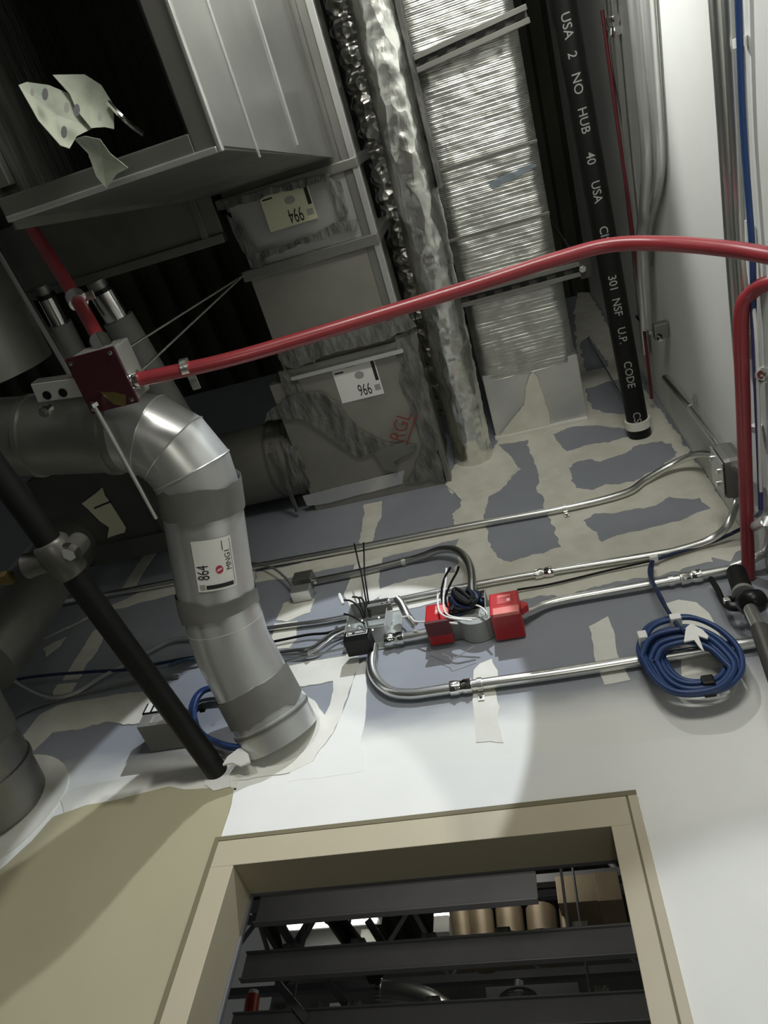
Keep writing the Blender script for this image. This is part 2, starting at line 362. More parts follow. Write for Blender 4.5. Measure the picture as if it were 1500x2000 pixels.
wpatch('joint_compound', [(118,1560),(150,1538),(240,1520),(330,1502),(440,1486),(470,1490),(462,1545),(400,1548),(330,1542),(260,1560),(170,1578),(128,1592)], M_mudw, wf, T1, amp=0.003, seed=38)
wpatch('tan_paint', [(0,1700),(62,1645),(104,1596),(128,1588),(170,1573),(215,1566),(262,1554),(330,1537),(362,1543),(400,1541),(456,1540),(452,1570),(444,1600),(432,1634),(300,2060),(-420,2060),(-420,1850)], M_tan, wf, T2, amp=0.0012, seed=39)
wpatch('white_paint', [(458,1540),(520,1526),(700,1500),(1000,1478),(1014,1475),(1240,1452),(1500,1424),(1620,1420),(1700,2060),(1360,2060),(1250,1560),(440,1645)], M_white, wf, T1, amp=0.002, seed=40, xmax=EYE.x+0.399)

# metal frame of the opening, proud of the wall
fr = bpy.data.objects.new('window_1', None); COL.objects.link(fr); fr.location = A(-0.32, 1.0, 0.0); fr['_b'] = tuple(fr.location); fr['kind'] = 'structure'
FX0, FX1, FZ = -0.677, 0.0415, 0.803                  # outer edge of the rim
IX0, IX1, IZ = -0.625, -0.006, 0.744                 # clear opening
RB = 0.989; FB = 0.990                               # rim and face planes
def frame_bar(name, lo, hi, m=M_frame, bev=0.003): return bmm(name, *xyz(lo, hi), m, fr, bev)
frame_bar('edge_shade_line', (FX0,RB,-1.5), (FX0+0.009,0.9999,FZ), M_edge_shade, 0.001)  # dark strips round the frame paint in its shadow band
frame_bar('edge_shade_line', (FX0+0.009,RB,FZ-0.009), (FX1,0.9999,FZ), M_edge_shade, 0.001)
frame_bar('frame_rim', (FX1-0.014,RB,-1.5), (FX1,0.9999,FZ-0.009), M_frame, 0.001)
frame_bar('edge_shade_line', (FX1-0.017,RB+0.002,-1.5), (FX1-0.014,0.9999,FZ-0.009), M_edge_shade, 0)
frame_bar('frame_jamb', (FX0+0.009,FB,-1.5), (IX0,1.070,IZ), M_frame, 0.001)
frame_bar('frame_jamb', (IX1,FB,-1.5), (FX1-0.017,1.070,IZ), M_frame, 0.001)
frame_bar('frame_head', (FX0+0.009,FB,IZ), (FX1-0.017,1.070,FZ-0.009), M_frame, 0.001)
frame_bar('glazing_stop', (IX0-0.02,1.070,-1.5), (IX0+0.004,1.080,IZ+0.01), M_steelp)
frame_bar('glazing_stop', (IX0,1.070,IZ), (IX1,1.080,IZ+0.015), M_steelp)
frame_bar('glazing_stop', (IX1,1.070,-1.5), (IX1+0.02,1.080,IZ+0.01), M_steelp)

# ================================================================== DUCTS
X_, Y_, Z_ = Vector((1,0,0)), Vector((0,1,0)), Vector((0,0,1))
def blob(name, pts, nrm, th, m, parent, amp=0.004, step=0.01, seed=0.0):
    q = ragged(pts, step, amp, seed); n = Vector(nrm).normalized(); o = Vector(pts[0])
    q = [p - n*((p-o).dot(n)) for p in q]
    return prism(name, q, nrm, th, m, parent)
def zpoly(px, z): return [Zp(a, b, z) for a, b in px]
def band(name, pts, r, m, parent, n=28, wob=0.006, seed=0.0):           # sealant wrapped round a round duct, ragged edges
    pts = [Vector(p) for p in pts]; v, f = tube_geo(pts, r, n, cap=False); k = len(pts); d = (pts[-1]-pts[0]).normalized()
    for j in range(n):
        a = 2*math.pi*j/n
        w0 = noise.noise(Vector((math.cos(a)*1.7+seed, math.sin(a)*1.7, 0)))*wob*1.4 + noise.noise(Vector((math.cos(a)*6+seed, math.sin(a)*6, 3)))*wob
        w1 = noise.noise(Vector((math.cos(a)*1.7+seed, math.sin(a)*1.7, 9)))*wob*1.4 + noise.noise(Vector((math.cos(a)*6+seed, math.sin(a)*6, 5)))*wob
        v[j] = v[j] - d*w0; v[(k-1)*n+j] = v[(k-1)*n+j] + d*w1
    return link(name, v, f, m, parent, smooth=True)

# ---- round branch duct with the 864 sticker
DR = 0.0765
p0, p1, pm, p2 = W(550,1440), P(454,1262,1.475), P(424,1168,1.45), P(392,966,1.385)
t = thing('round_duct', p0, 'round galvanised duct with white 864 sticker curving down into wall', 'duct')
co = tube('wall_collar', [p0, p0.lerp(p1,0.24)], DR+0.004, M_galv, t, 36)
for q in co.data.vertices: q.co.y = min(q.co.y, EYE.y+0.9995-p0.y)
tube('crimped_bead', [p0.lerp(p1,0.20), p0.lerp(p1,0.225)], DR+0.0062, M_galvd, t, 36)
tube('duct_section', [p0.lerp(p1,0.22), p0.lerp(p1,0.60)], DR+0.001, M_galv, t, 36)
tube('elbow_gore', [p0.lerp(p1,0.55), p1, p1.lerp(pm,0.5)], DR, M_galv, t, 36)
tube('duct_section', [p1.lerp(pm,0.4), pm, pm.lerp(p2,0.98)], DR-0.0008, M_galv, t, 36)
band('sealant_band', [p0.lerp(p1,0.30), p0.lerp(p1,0.45), p0.lerp(p1,0.60)], DR+0.0032, M_masticl, t, seed=1)
band('sealant_band', [pm+(p1-pm).normalized()*0.022, pm, pm+(p2-pm).normalized()*0.020], DR+0.0026, M_masticl, t, seed=2)
dq = (p2-pm).normalized()
band('sealant_band', [p2-dq*0.034, p2-dq*0.004, p2+dq*0.028], DR+0.0032, M_masticl, t, seed=3)
# five-piece elbow turning left, each gore a part
d1 = dq; lx = Vector((-1,0,-0.02)); lx = (lx-d1*lx.dot(d1)).normalized(); ER = 0.128
def erings(i, n=36):
    a = math.pi/2*i/4; c = p2 + d1*ER*math.sin(a) + lx*ER*(1-math.cos(a)); tn = d1*math.cos(a)+lx*math.sin(a); nr = lx*math.cos(a)-d1*math.sin(a); bn = tn.cross(nr)
    k_ = 1.0 if i in (0,4) else 1.02
    return [c+(nr*math.cos(2*math.pi*j/n)*k_+bn*math.sin(2*math.pi*j/n))*DR for j in range(n)], c, tn
for i in range(4):
    r0, r1 = erings(i)[0], erings(i+1)[0]; n = len(r0)
    link('elbow_gore', r0+r1, [(j, (j+1) % n, n+(j+1) % n, n+j) for j in range(n)], M_galv, t, smooth=True)
for i in range(1, 4):
    r0, c, tn = erings(i); tube('gore_seam', [q+(q-c).normalized()*0.0004 for q in r0], 0.0014, M_galv, t, 5, closed=True)
ce = [erings(4)[1]]; lx = erings(4)[2]
tube('duct_section', [ce[-1]-lx*0.002, ce[-1]+lx*0.9], DR-0.001, M_galvd, t, 36)
tube('crimped_bead', [ce[-1]+lx*0.015, ce[-1]+lx*0.03], DR+0.004, M_galvd, t, 36)
tube('crimped_bead', [ce[-1]+lx*0.17, ce[-1]+lx*0.18], DR+0.003, M_galvd, t, 36)
# curved sticker: u across (round the duct), v along the axis away from the wall
ax = (p2-pm).normalized()
def duct_fn(center, axis, r, px):
    c = Vector(center); tgt = (EYE-c); tgt = (tgt-axis*tgt.dot(axis)).normalized(); side = axis.cross(tgt).normalized()
    return lambda u, v, h=0.0, a0=px: c + axis*v + (tgt*math.cos(u/r+a0) + side*math.sin(u/r+a0))*(r+h)
fn0 = duct_fn(pm.lerp(p2,0.455), ax, DR, 0.03)
h1 = lambda u, v: fn0(u, v, 0.0006); h2 = lambda u, v: fn0(u, v, 0.0011)
st = rect2('sticker', h1, -0.034, -0.050, 0.040, 0.050, M_paper, t, 14, 2)
# lettering runs up the duct: text x -> +v , text y -> u
def rotfn(fn): return lambda x, y: fn(-y, x)
text('lettering', '864', rotfn(h2), 0.031, M_ink, st, (-0.012, 0.019), 0.0, 0.64)
text('lettering', 'MNG1', rotfn(h2), 0.015, M_ink, st, (0.006, -0.029), 0.0)
rect2('barcode', h2, 0.020-0.038, -0.046, 0.033, -0.038, M_ink, st, 8, 1)
rect2('stamp_square', h2, -0.030, -0.046, -0.020, -0.036, M_gink, st, 3, 1)
rect2('print_line', h2, 0.020, 0.026, 0.0215, 0.044, M_ink, st, 1, 1)
rect2('print_line', h2, 0.0355, -0.046, 0.037, 0.046, M_gink, st, 1, 1)
v_ = [h2(0.010+0.0075*math.cos(q), -0.010+0.0085*math.sin(q)) for q in [math.pi*2*i/8+0.2 for i in range(8)]]
link('red_mark', v_, [tuple(range(8))], M_rink, st)
v_ = [fn0(0.010+0.0055*math.cos(q), -0.010+0.0018*math.sin(q)+0.4*0.0055*math.cos(q), 0.0014) for q in [math.pi*2*i/8 for i in range(8)]]
link('mark_stripe', v_, [tuple(range(8))], M_paper, st)

# ---- supply duct with the 994 and 966 stickers, running towards the wall
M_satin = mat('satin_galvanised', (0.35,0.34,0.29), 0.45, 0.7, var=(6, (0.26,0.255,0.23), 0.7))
z5 = 2.00; DX0, DX1 = -0.665, -0.280
t = thing('rectangular_duct', A((DX0+DX1)/2,1.0,z5), 'rectangular sheet metal duct with 994 and 966 stickers and smeared sealant', 'duct')
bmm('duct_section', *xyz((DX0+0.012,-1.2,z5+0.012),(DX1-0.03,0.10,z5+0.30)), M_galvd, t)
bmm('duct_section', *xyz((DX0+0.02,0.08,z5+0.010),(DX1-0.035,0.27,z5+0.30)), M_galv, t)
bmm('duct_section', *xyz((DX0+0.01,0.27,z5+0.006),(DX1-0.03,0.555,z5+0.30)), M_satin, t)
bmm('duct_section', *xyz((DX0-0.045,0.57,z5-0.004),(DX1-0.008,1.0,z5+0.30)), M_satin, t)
# corner flange and standing seam along the right bottom edge
bmm('corner_flange', *xyz((DX1-0.045,-1.2,z5+0.004),(DX1-0.022,0.56,z5+0.016)), M_galvd, t)
bmm('side_flange', *xyz((DX1-0.022,-1.2,z5-0.004),(DX1-0.004,0.60,z5+0.02)), M_galv, t)
bmm('side_flange', *xyz((DX1-0.004,0.60,z5-0.006),(DX1+0.012,1.0,z5+0.04)), M_galvd, t)
for yy, th in ((0.075,0.012),(0.262,0.014),(0.552,0.016)):
    bmm('transverse_joint', *xyz((DX0-0.004,yy-th,z5-0.010),(DX1-0.004,yy+th,z5+0.30)), M_galvd, t, 0.003)
bmm('drive_cleat', *xyz((DX0+0.03,0.556,z5-0.024),(DX1-0.02,0.568,z5-0.016)), M_galv, t)
zz = z5-0.0108
blob('sealant_smear', zpoly([(430,410),(640,350),(648,336),(432,392)], zz), (0,0,-1), 0.004, M_mastic, t, seed=1)
blob('sealant_smear', zpoly([(482,500),(520,488),(600,462),(660,432),(700,428),(690,448),(640,462),(560,486),(500,512)], z5-0.008), (0,0,-1), 0.006, M_mastic, t, seed=2)
blob('sealant_smear', zpoly([(445,420),(470,440),(500,490),(518,518),(498,524),(476,490),(452,450)], z5-0.009), (0,0,-1), 0.006, M_mastic, t, seed=3)
blob('sealant_smear', zpoly([(640,345),(665,355),(680,415),(662,425),(652,395)], z5-0.009), (0,0,-1), 0.005, M_mastic, t, seed=4)
blob('sealant_smear', zpoly([(545,690),(610,668),(700,640),(800,610),(812,632),(760,660),(700,676),(640,690),(600,712),(560,716)], z5-0.016), (0,0,-1), 0.010, M_mastic, t, amp=0.007, seed=5)
blob('sealant_smear', zpoly([(770,655),(808,640),(835,760),(862,900),(868,938),(790,944),(812,920),(822,860),(800,790),(778,740),(790,715),(775,690)], z5-0.0085), (0,0,-1), 0.004, M_mastic, t, amp=0.006, seed=6)
blob('sealant_smear', zpoly([(590,765),(640,770),(668,800),(700,840),(745,858),(790,870),(815,868),(812,882),(768,884),(730,880),(705,892),(672,872),(640,850),(608,820),(575,812),(520,820),(530,795)], z5-0.006), (0,0,-1), 0.012, M_mastic, t, amp=0.007, seed=7)
blob('sealant_smear', zpoly([(730,880),(790,862),(806,880),(770,900),(778,922),(750,915)], z5-0.012), (0,0,-1), 0.008, M_masticl, t, amp=0.004, seed=8)
blob('sealant_smear', zpoly([(558,715),(590,760),(585,790),(560,770),(548,740)], z5-0.006), (0,0,-1), 0.006, M_mastic, t, amp=0.004, seed=9)
blob('flat_tab', zpoly([(592,968),(790,918),(786,944),(640,982),(600,988)], z5-0.006), (0,0,-1), 0.003, M_galv, t, amp=0.001, seed=10)
def sticker_down(c, ux, m, parent, wu, wv):
    o = Vector(c); u = Vector(ux).normalized(); v = Vector((0,0,-1)).cross(u)
    fn = lambda a, b, h=0.0005: o+u*a+v*b-Z_*h
    s = rect2('sticker', fn, -wu, -wv, wu, wv, m, parent); return s, (lambda a, b: fn(a, b, 0.001))
def print_sticker(c, ux, m, parent, wu, wv, num):
    s, f2 = sticker_down(c, ux, m, parent, wu, wv)
    text('lettering', num, f2, 0.050, M_ink, s, (-wu*0.20, wv*0.52), 0.0, 0.54)
    rect2('barcode', f2, -wu*0.95, -wv*0.92, -wu*0.80, wv*0.25, M_ink, s)
    rect2('stamp_square', f2, -wu*0.92, wv*0.45, -wu*0.66, wv*0.75, M_gink, s)
    rect2('print_line', f2, wu*0.1, -wv*0.92, wu*0.92, -wv*0.86, M_ink, s)
    rect2('print_line', f2, wu*0.5, -wv*0.60, wu*0.92, -wv*0.52, M_ink, s)
    rect2('print_block', f2, -wu*0.1, -wv*0.90, wu*0.35, -wv*0.72, M_gink, s)
    q = [f2(-wu*0.15+wu*0.22*math.cos(a), -wv*0.22+wv*0.2*math.sin(a)) for a in [math.pi*2*i/10 for i in range(10)]]
    link('round_stamp', q, [tuple(range(10))], M_gink, s); return s
print_sticker(Zp(562,401,z5-0.0005), (-1,0,0), M_paper2, t, 0.066, 0.050, '994')
print_sticker(Zp(698,742,z5-0.0062), (-1,0,0), M_paper, t, 0.064, 0.058, '996')
fm = plane_fn(Zp(784,830,z5-0.0062), Zp(792,798,z5)-Zp(772,860,z5), Zp(770,824,z5)-Zp(798,832,z5), (0,0,-1), 0.015)
text('marker_writing', 'RGL', fm, 0.062, M_mark, t, (0,0), -0.008, 0.85)
fmu = lambda a, b: fm(a, b)
rect2('marker_underline', fm, -0.05, -0.034, 0.05, -0.030, M_mark, t)

# ---- round take-off from the side of that duct towards the left
tk = A(DX0-0.05,0.845,z5+0.105)
t = thing('round_takeoff', tk, 'short round duct leaving the 966 duct to the left under sealant', 'duct')
tube('duct_section', [tk+X_*0.02, tk-X_*0.65], 0.124, mat('satin_galvanised', (0.35,0.34,0.29), 0.45, 0.7, var=(6, (0.26,0.255,0.23), 0.7)), t, 36)
tube('crimped_bead', [tk-X_*0.085, tk-X_*0.093], 0.128, M_galvd, t, 36)
band('sealant_band', [tk+X_*0.02, tk-X_*0.005, tk-X_*0.03], 0.132, M_mastic, t, wob=0.016, seed=4)
bmm('hanger_strap', tk+Vector((-0.052,-0.11,-0.140)), tk+Vector((-0.040,0.13,-0.128)), M_mastic, t)

# ---- lined drop duct, open at the bottom
z0 = 1.12; CX0, CX1 = -0.69, -0.34
t = thing('lined_drop_duct', A((CX0+CX1)/2,-0.3,z0), 'big open ended sheet metal drop duct with dark lining, upper left', 'duct')
def slanted(name, x0, x1, y0b, y1b, y0t, y1t, zb, zt, m):
    v = [A(a, b, c) for a, b, c in ((x0,y0b,zb),(x1,y0b,zb),(x1,y1b,zb),(x0,y1b,zb),(x0,y0t,zt),(x1,y0t,zt),(x1,y1t,zt),(x0,y1t,zt))]
    return link(name, v, [(0,1,2,3),(4,5,6,7),(0,1,5,4),(1,2,6,5),(2,3,7,6),(3,0,4,7)], m, t)
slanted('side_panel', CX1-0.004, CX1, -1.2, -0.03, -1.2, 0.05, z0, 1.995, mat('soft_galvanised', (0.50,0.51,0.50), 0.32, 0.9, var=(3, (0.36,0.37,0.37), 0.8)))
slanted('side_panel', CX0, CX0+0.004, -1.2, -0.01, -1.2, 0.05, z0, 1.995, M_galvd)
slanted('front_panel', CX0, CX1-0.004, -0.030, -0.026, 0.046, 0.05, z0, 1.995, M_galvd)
slanted('side_liner', CX1-0.030, CX1-0.004, -1.2, -0.034, -1.2, 0.045, z0+0.012, 1.99, M_liner)
slanted('side_liner', CX0+0.004, CX0+0.030, -1.2, -0.034, -1.2, 0.045, z0+0.012, 1.99, M_liner)
slanted('front_liner', CX0+0.03, CX1-0.03, -0.056, -0.031, 0.02, 0.045, z0+0.012, 1.99, M_liner)
slanted('top_liner', CX0+0.03, CX1-0.03, -1.2, -0.06, -1.2, 0.0, 1.94, 1.99, M_liner)
bmm('rim_flange', *xyz((CX1-0.036,-1.2,z0-0.006),(CX1+0.002,-0.026,z0+0.010)), M_galvd, t)
bmm('rim_flange', *xyz((CX0-0.002,-0.056,z0-0.006),(CX1-0.036,-0.026,z0+0.010)), M_galvd, t)
bmm('rim_flange', *xyz((CX0-0.002,-1.2,z0-0.006),(CX0+0.030,-0.068,z0+0.010)), M_galvd, t)
bmm('rim_edge', *xyz((CX1-0.003,-1.2,z0-0.010),(CX1+0.004,-0.022,z0+0.002)), M_galv, t)
bmm('rim_edge', *xyz((CX0,-0.031,z0-0.010),(CX1-0.003,-0.022,z0+0.002)), M_galv, t)
for zq, w_ in ((1.30,0.004),(1.62,0.006)):
    bmm('panel_seam', *xyz((CX1,-1.2,zq),(CX1+0.004,0.0,zq+w_)), M_galv, t, 0.001)
# loose edges of the lining
for i in range(4):
    xx = CX1-0.033-0.004*i
    tube('liner_edge', crom([A(xx-0.010*math.sin(j*1.7+i), -1.0+0.115*j, z0+0.03+0.012*math.sin(j*2.3+i*2)+0.05*i) for j in range(9)], 4), 0.006+0.002*(i % 2), M_liner, t, 6)
# torn printed paper hanging in the opening
def sheet(name, pts, m, parent, th=0.0015):
    c = sum((Vector(p) for p in pts), Vector())/len(pts); n = (Vector(pts[1])-Vector(pts[0])).cross(Vector(pts[2])-Vector(pts[0])).normalized()
    v = [Vector(p) for p in pts]+[c+n*0.006]+[Vector(p)+n*th for p in pts]+[c+n*(0.006+th)]; k = len(pts)
    f = [(i, (i+1) % k, k) for i in range(k)]+[(k+1+i, k+1+(i+1) % k, 2*k+1) for i in range(k)]+[(i, (i+1) % k, k+2+i if i < k-1 else k+1, k+1+i) for i in range(k)]
    return link(name, v, f, m, parent)
t = thing('torn_paper', P(170,260,1.0), 'torn mint green spotted paper hanging inside the open duct', 'paper')
s1 = [(36,166),(52,160),(95,166),(136,183),(160,210),(182,250),(150,266),(136,290),(118,284),(75,235)]
sheet('paper_leaf', [P(a, b, 0.99+0.0004*(a-36)) for a, b in s1], M_mint, t)
s2 = [(103,146),(165,145),(198,166),(222,205),(223,252),(205,248),(178,250),(150,215),(136,183)]
sheet('paper_leaf', [P(a, b, 1.01+0.0004*(a-100)) for a, b in s2], M_mint, t)
s3 = [(145,272),(165,266),(195,272),(215,300),(250,328),(228,340),(208,368),(188,345),(172,300)]
sheet('paper_leaf', [P(a, b, 0.97+0.0004*(b-266)) for a, b in s3], M_mint, t)
for a, b, q in ((63,180,5),(88,184,8),(130,210,7),(150,215,8),(195,228,6),(125,258,8),(210,340,5),(178,300,7)):
    rr = [P(a+q*math.cos(w_)*0.8, b+q*1.6*math.sin(w_), 0.978+0.0003*(a-36)) for w_ in [math.pi*2*i/8 for i in range(8)]]
    prism('dark_spot', rr, ray(a, b)*-1, 0.001, M_gink if q < 8 else M_steelp, t)
# silver foil scrap
tag(tube('foil_scrap', crom([P(212,200,1.05), P(236,226,1.05), P(258,246,1.06), P(280,262,1.07)]), 0.004, M_chrome, n=6), 'thin crumpled foil edge beside the torn mint paper', 'foil scrap')

# ---- cross duct behind the drop
t = thing('cross_duct', A(-1.3,0.08,2.02), 'dark cross duct running left behind the open drop duct', 'duct')
bmm('duct_section', *xyz((-2.3,-0.03,2.02),(-0.685,0.142,2.30)), M_galvd, t)
bmm('bottom_flange', *xyz((-2.3,0.142,2.005),(-0.685,0.165,2.04)), M_galvd, t)
bmm('transverse_joint', *xyz((-0.745,-0.03,2.008),(-0.725,0.165,2.02)), M_galvd, t)
M_boxd = mat('dull_dark_duct', (0.075,0.075,0.068), 0.5, 0.3, var=(6, (0.10,0.10,0.09), 0.6))
# ---- dark box duct with the torn label
t = thing('box_duct', A(-1.2,0.75,1.75), 'dark box duct with torn white label left of the 864 duct', 'duct')
bmm('duct_section', *xyz((-1.42,0.60,1.76),(-1.06,0.87,2.05)), M_boxd, t)
bmm('rim_flange', *xyz((-1.44,0.84,1.742),(-1.04,0.90,1.77)), M_boxd, t)
bmm('rim_flange', *xyz((-1.085,0.58,1.745),(-1.045,0.84,1.77)), M_boxd, t)
lp = [(160,984),(200,952),(205,968),(214,980),(246,1030),(244,1040),(210,1050),(214,1030),(195,1018),(172,994)]
blob('torn_label', zpoly(lp, 1.756), (0,0,-1), 0.001, M_paper2, t, amp=0.001, seed=2)
prism('print_line', zpoly([(183,991),(215,978),(217,981),(185,994)], 1.7545), (0,0,-1), 0.0006, M_ink, t)
# ---- round ducts at the left edge
lc = A(-1.235,1.0,0.945)
t = thing('round_duct', lc, 'round galvanised duct entering the tan wall at the left edge', 'duct')
path = [lc, lc+Vector((-0.004,-0.20,0.03))]
tube('wall_collar', path, 0.106, M_galvd, t, 36)
tube('duct_section', [path[1], path[1]+Vector((-0.01,-0.16,0.03))], 0.100, M_galvd, t, 36)
band('sealant_band', [path[0].lerp(path[1],0.78), path[1], path[0].lerp(path[1],1.2)], 0.109, M_masticl, t, seed=8)
tube('crimped_bead', [path[0].lerp(path[1],0.40), path[0].lerp(path[1],0.46)], 0.110, M_galvd, t, 36)
ring = [A(-1.235+0.158*math.cos(a)*(1+0.04*math.sin(3*a)), 1.0, 0.935+0.150*math.sin(a)) for a in [2*math.pi*i/40 for i in range(40)]]
for p in ring: p.y = EYE.y+1.0
prism('compound_ring', ring, (0,-1,0), 0.003, M_mudw, wf)
t = thing('branch_duct', P(60,1180,1.9), 'dull grey duct bend at the left edge below the black tee', 'duct')
bp_ = [Yp(140,1060,0.82), Yp(75,1140,0.80), Yp(20,1225,0.80), Yp(-40,1300,0.80)]
tube('duct_section', crom(bp_, 5), 0.082, M_galvd, t, 30)
tube('crimped_bead', [Yp(60,1160,0.80), Yp(54,1168,0.80)], 0.0855, M_galvd, t, 30)
bd = [P(-118,625,1.78)+Vector((0,-0.5,0)), P(-118,625,1.78), P(-118,625,1.78)+Vector((0,0.16,0))]
tag(tube('large_round_duct', crom(bd), 0.198, M_galvd, n=40), 'large dull round duct cut off at the left edge above the rod', 'duct')

# ---- foil-wrapped rectangular duct
fx0, fx1, fz = -0.125, 0.165, 2.235
def wavy_box(name, lo, hi, m, parent, nx=30, ny=90, amp=0.004):
    v = []; f = []
    rows = []
    for j in range(ny+1):
        y = lo[1]+(hi[1]-lo[1])*j/ny; row = []
        prof = [(hi[0]+0.004, hi[2])]
        for i in range(nx+1):
            x = hi[0]+(lo[0]-hi[0])*i/nx; e = min(i, nx-i)/nx
            zq = lo[2] + (0.016*(1-min(1, e*9))**2)
            rib = 0.0007*math.sin(y*520) if e > 0.07 else 0
            zq -= amp*(noise.noise(Vector((x*16, y*9, 1)))+0.6*noise.noise(Vector((x*45, y*40, 4)))) + rib
            prof.append((x, zq))
        prof.append((lo[0]-0.004, hi[2])); rows.append([A(a, y, b) for a, b in prof])
    k = len(rows[0])
    for r_ in rows: v += r_
    for j in range(ny):
        for i in range(k-1): f.append((j*k+i, j*k+i+1, (j+1)*k+i+1, (j+1)*k+i))
    f += [tuple(range(k)), tuple(ny*k+i for i in range(k))]
    return link(name, v, f, m, parent, smooth=True)
t = thing('foil_wrapped_duct', A(0.02,1.0,fz), 'wide flat duct wrapped in ribbed silver foil insulation', 'duct')
wavy_box('foil_wrap', (fx0,-1.2,fz), (fx1,0.50,fz+0.25), M_foil, t, nx=22, ny=460)
wavy_box('foil_wrap', (fx0,0.50,fz-0.004), (fx1+0.004,0.80,fz+0.25), M_foil, t, nx=22, ny=80)
bmm('bare_end', *xyz((fx0+0.004,0.78,fz-0.002),(fx1+0.010,1.0,fz+0.25)), M_galv, t)
for yy in (0.165,0.352): bmm('strap_band_as_crease', *xyz((fx0-0.004,yy,fz-0.0075),(fx1,yy+0.008,fz-0.002)), M_galvd, t, 0.001)  # thin dark strips added to stand for creases in the foil
blob('blue_smudge', [A(0.02,0.235,fz-0.0075),A(0.09,0.225,fz-0.0075),A(0.15,0.222,fz-0.0075),A(0.15,0.233,fz-0.0075),A(0.09,0.245,fz-0.0075),A(0.03,0.255,fz-0.0075)], (0,0,-1), 0.0006, M_bink, t, amp=0.004)
ms = [A(fx0+0.0,1.0,fz-0.006), A(fx0+0.07,0.94,fz-0.006), A(-0.012,0.90,fz-0.006), A(0.006,0.84,fz-0.006), A(0.03,0.80,fz-0.006),A(0.045,0.82,fz-0.006), A(0.055,0.90,fz-0.006), A(0.058,1.0,fz-0.006)]
blob('joint_compound', ms, (0,0,-1), 0.002, M_mud, t, amp=0.004, seed=5)
bmm('compound_bead', *xyz((fx0,0.988,fz-0.014),(fx1+0.01,1.0,fz+0.01)), M_mudw, t, 0.003)
# ---- foil-wrapped round pipe
t = thing('foil_wrapped_pipe', A(-0.197,1.0,2.14), 'round pipe wrapped in crinkled silver foil beside the flat foil duct', 'pipe')
n_ = 260; v = []; f = []; nn = 28
for j in range(n_+1):
    y = -0.9+1.9*j/n_; c = A(-0.160-0.037*max(0,(y+0.24))/1.24, y, 2.125)
    for i in range(nn):
        a = 2*math.pi*i/nn; r_ = 0.060+0.0045*noise.noise(Vector((math.cos(a)*2.2, math.sin(a)*2.2, y*22)))+0.0028*noise.noise(Vector((math.cos(a)*5, math.sin(a)*5, y*60+3)))
        v.append(c+Vector((math.cos(a)*r_, 0, math.sin(a)*r_)))
for j in range(n_):
    for i in range(nn): f.append((j*nn+i, j*nn+(i+1) % nn, (j+1)*nn+(i+1) % nn, (j+1)*nn+i))
link('foil_wrap', v, f, M_foilp, t, smooth=True)
bmm('lap_seam_as_shade', *xyz((-0.112,-0.9,2.085),(-0.100,0.2,2.16)), M_mastic, t)  # dark strip painting the shadow down the pipe's right side
blob('joint_compound', [W(*q, 0.0) for q in ((872,948),(884,920),(905,880),(930,905),(975,872),(996,890),(1012,915),(985,948),(930,965),(902,980))], (0,-1,0), 0.004, M_mud, wf, amp=0.003)
# ---- dark flexible foil duct in the gap
t = thing('flex_duct', A(-0.25,0.3,2.36), 'crumpled dark foil flexible duct in the gap beside the foil pipe', 'duct')
pp = [A(-0.262,-0.6+1.5*j/120, 2.33) for j in range(121)]
tube('flex_hose', pp, [0.046+0.005*math.sin(j*1.3)+0.006*noise.noise(Vector((j*0.4,0,0))) for j in range(121)], M_flex, t, 18)

# ================================================================== PIPES AND SUPPORTS
# ---- black no-hub drain pipe with white stencil
a_, b_ = A(0.297,1.0,2.04), A(0.256,-0.085,2.035); ax = (a_-b_).normalized()
t = thing('drain_pipe', a_, 'black no hub drain pipe with white stencilled letters along it', 'pipe')
PR = 0.030
tube('pipe', [a_+ax*-0.002, b_-ax*0.9], PR, M_black, t, 24)
tube('end_collar', [a_-ax*0.055, a_-ax*0.030], PR+0.006, M_mudw, t, 24)
tube('end_sleeve', [a_-ax*0.030, a_-ax*0.002], PR+0.003, M_blk, t, 24)
c0 = (a_+b_)/2; tg = EYE-c0; tg = (tg-ax*tg.dot(ax)).normalized(); sd = ax.cross(tg)
def pipe_fn(base):
    return lambda x, y: base + ax*x + (tg*math.cos(y/PR)-sd*math.sin(y/PR))*(PR+0.0008)
# letters read from the top of the picture towards the wall: x runs along the pipe
for s, px, py in (('USA',1122,45),('2',1137,100),('NO',1147,155),('HUB',1163,225),('40',1178,298),('USA',1183,365),('CISPI',1200,455),('301',1205,545),('NSF',1217,590),('U.P.',1228,645),('CODE',1238,722),('CSA',1249,812)):
    p = Zp(px, py, 2.037); base = b_ + ax*((p-b_).dot(ax))
    text('stencil_lettering', s, pipe_fn(base), 0.029, M_wink, t, (0,0), 0.004, 1.0)

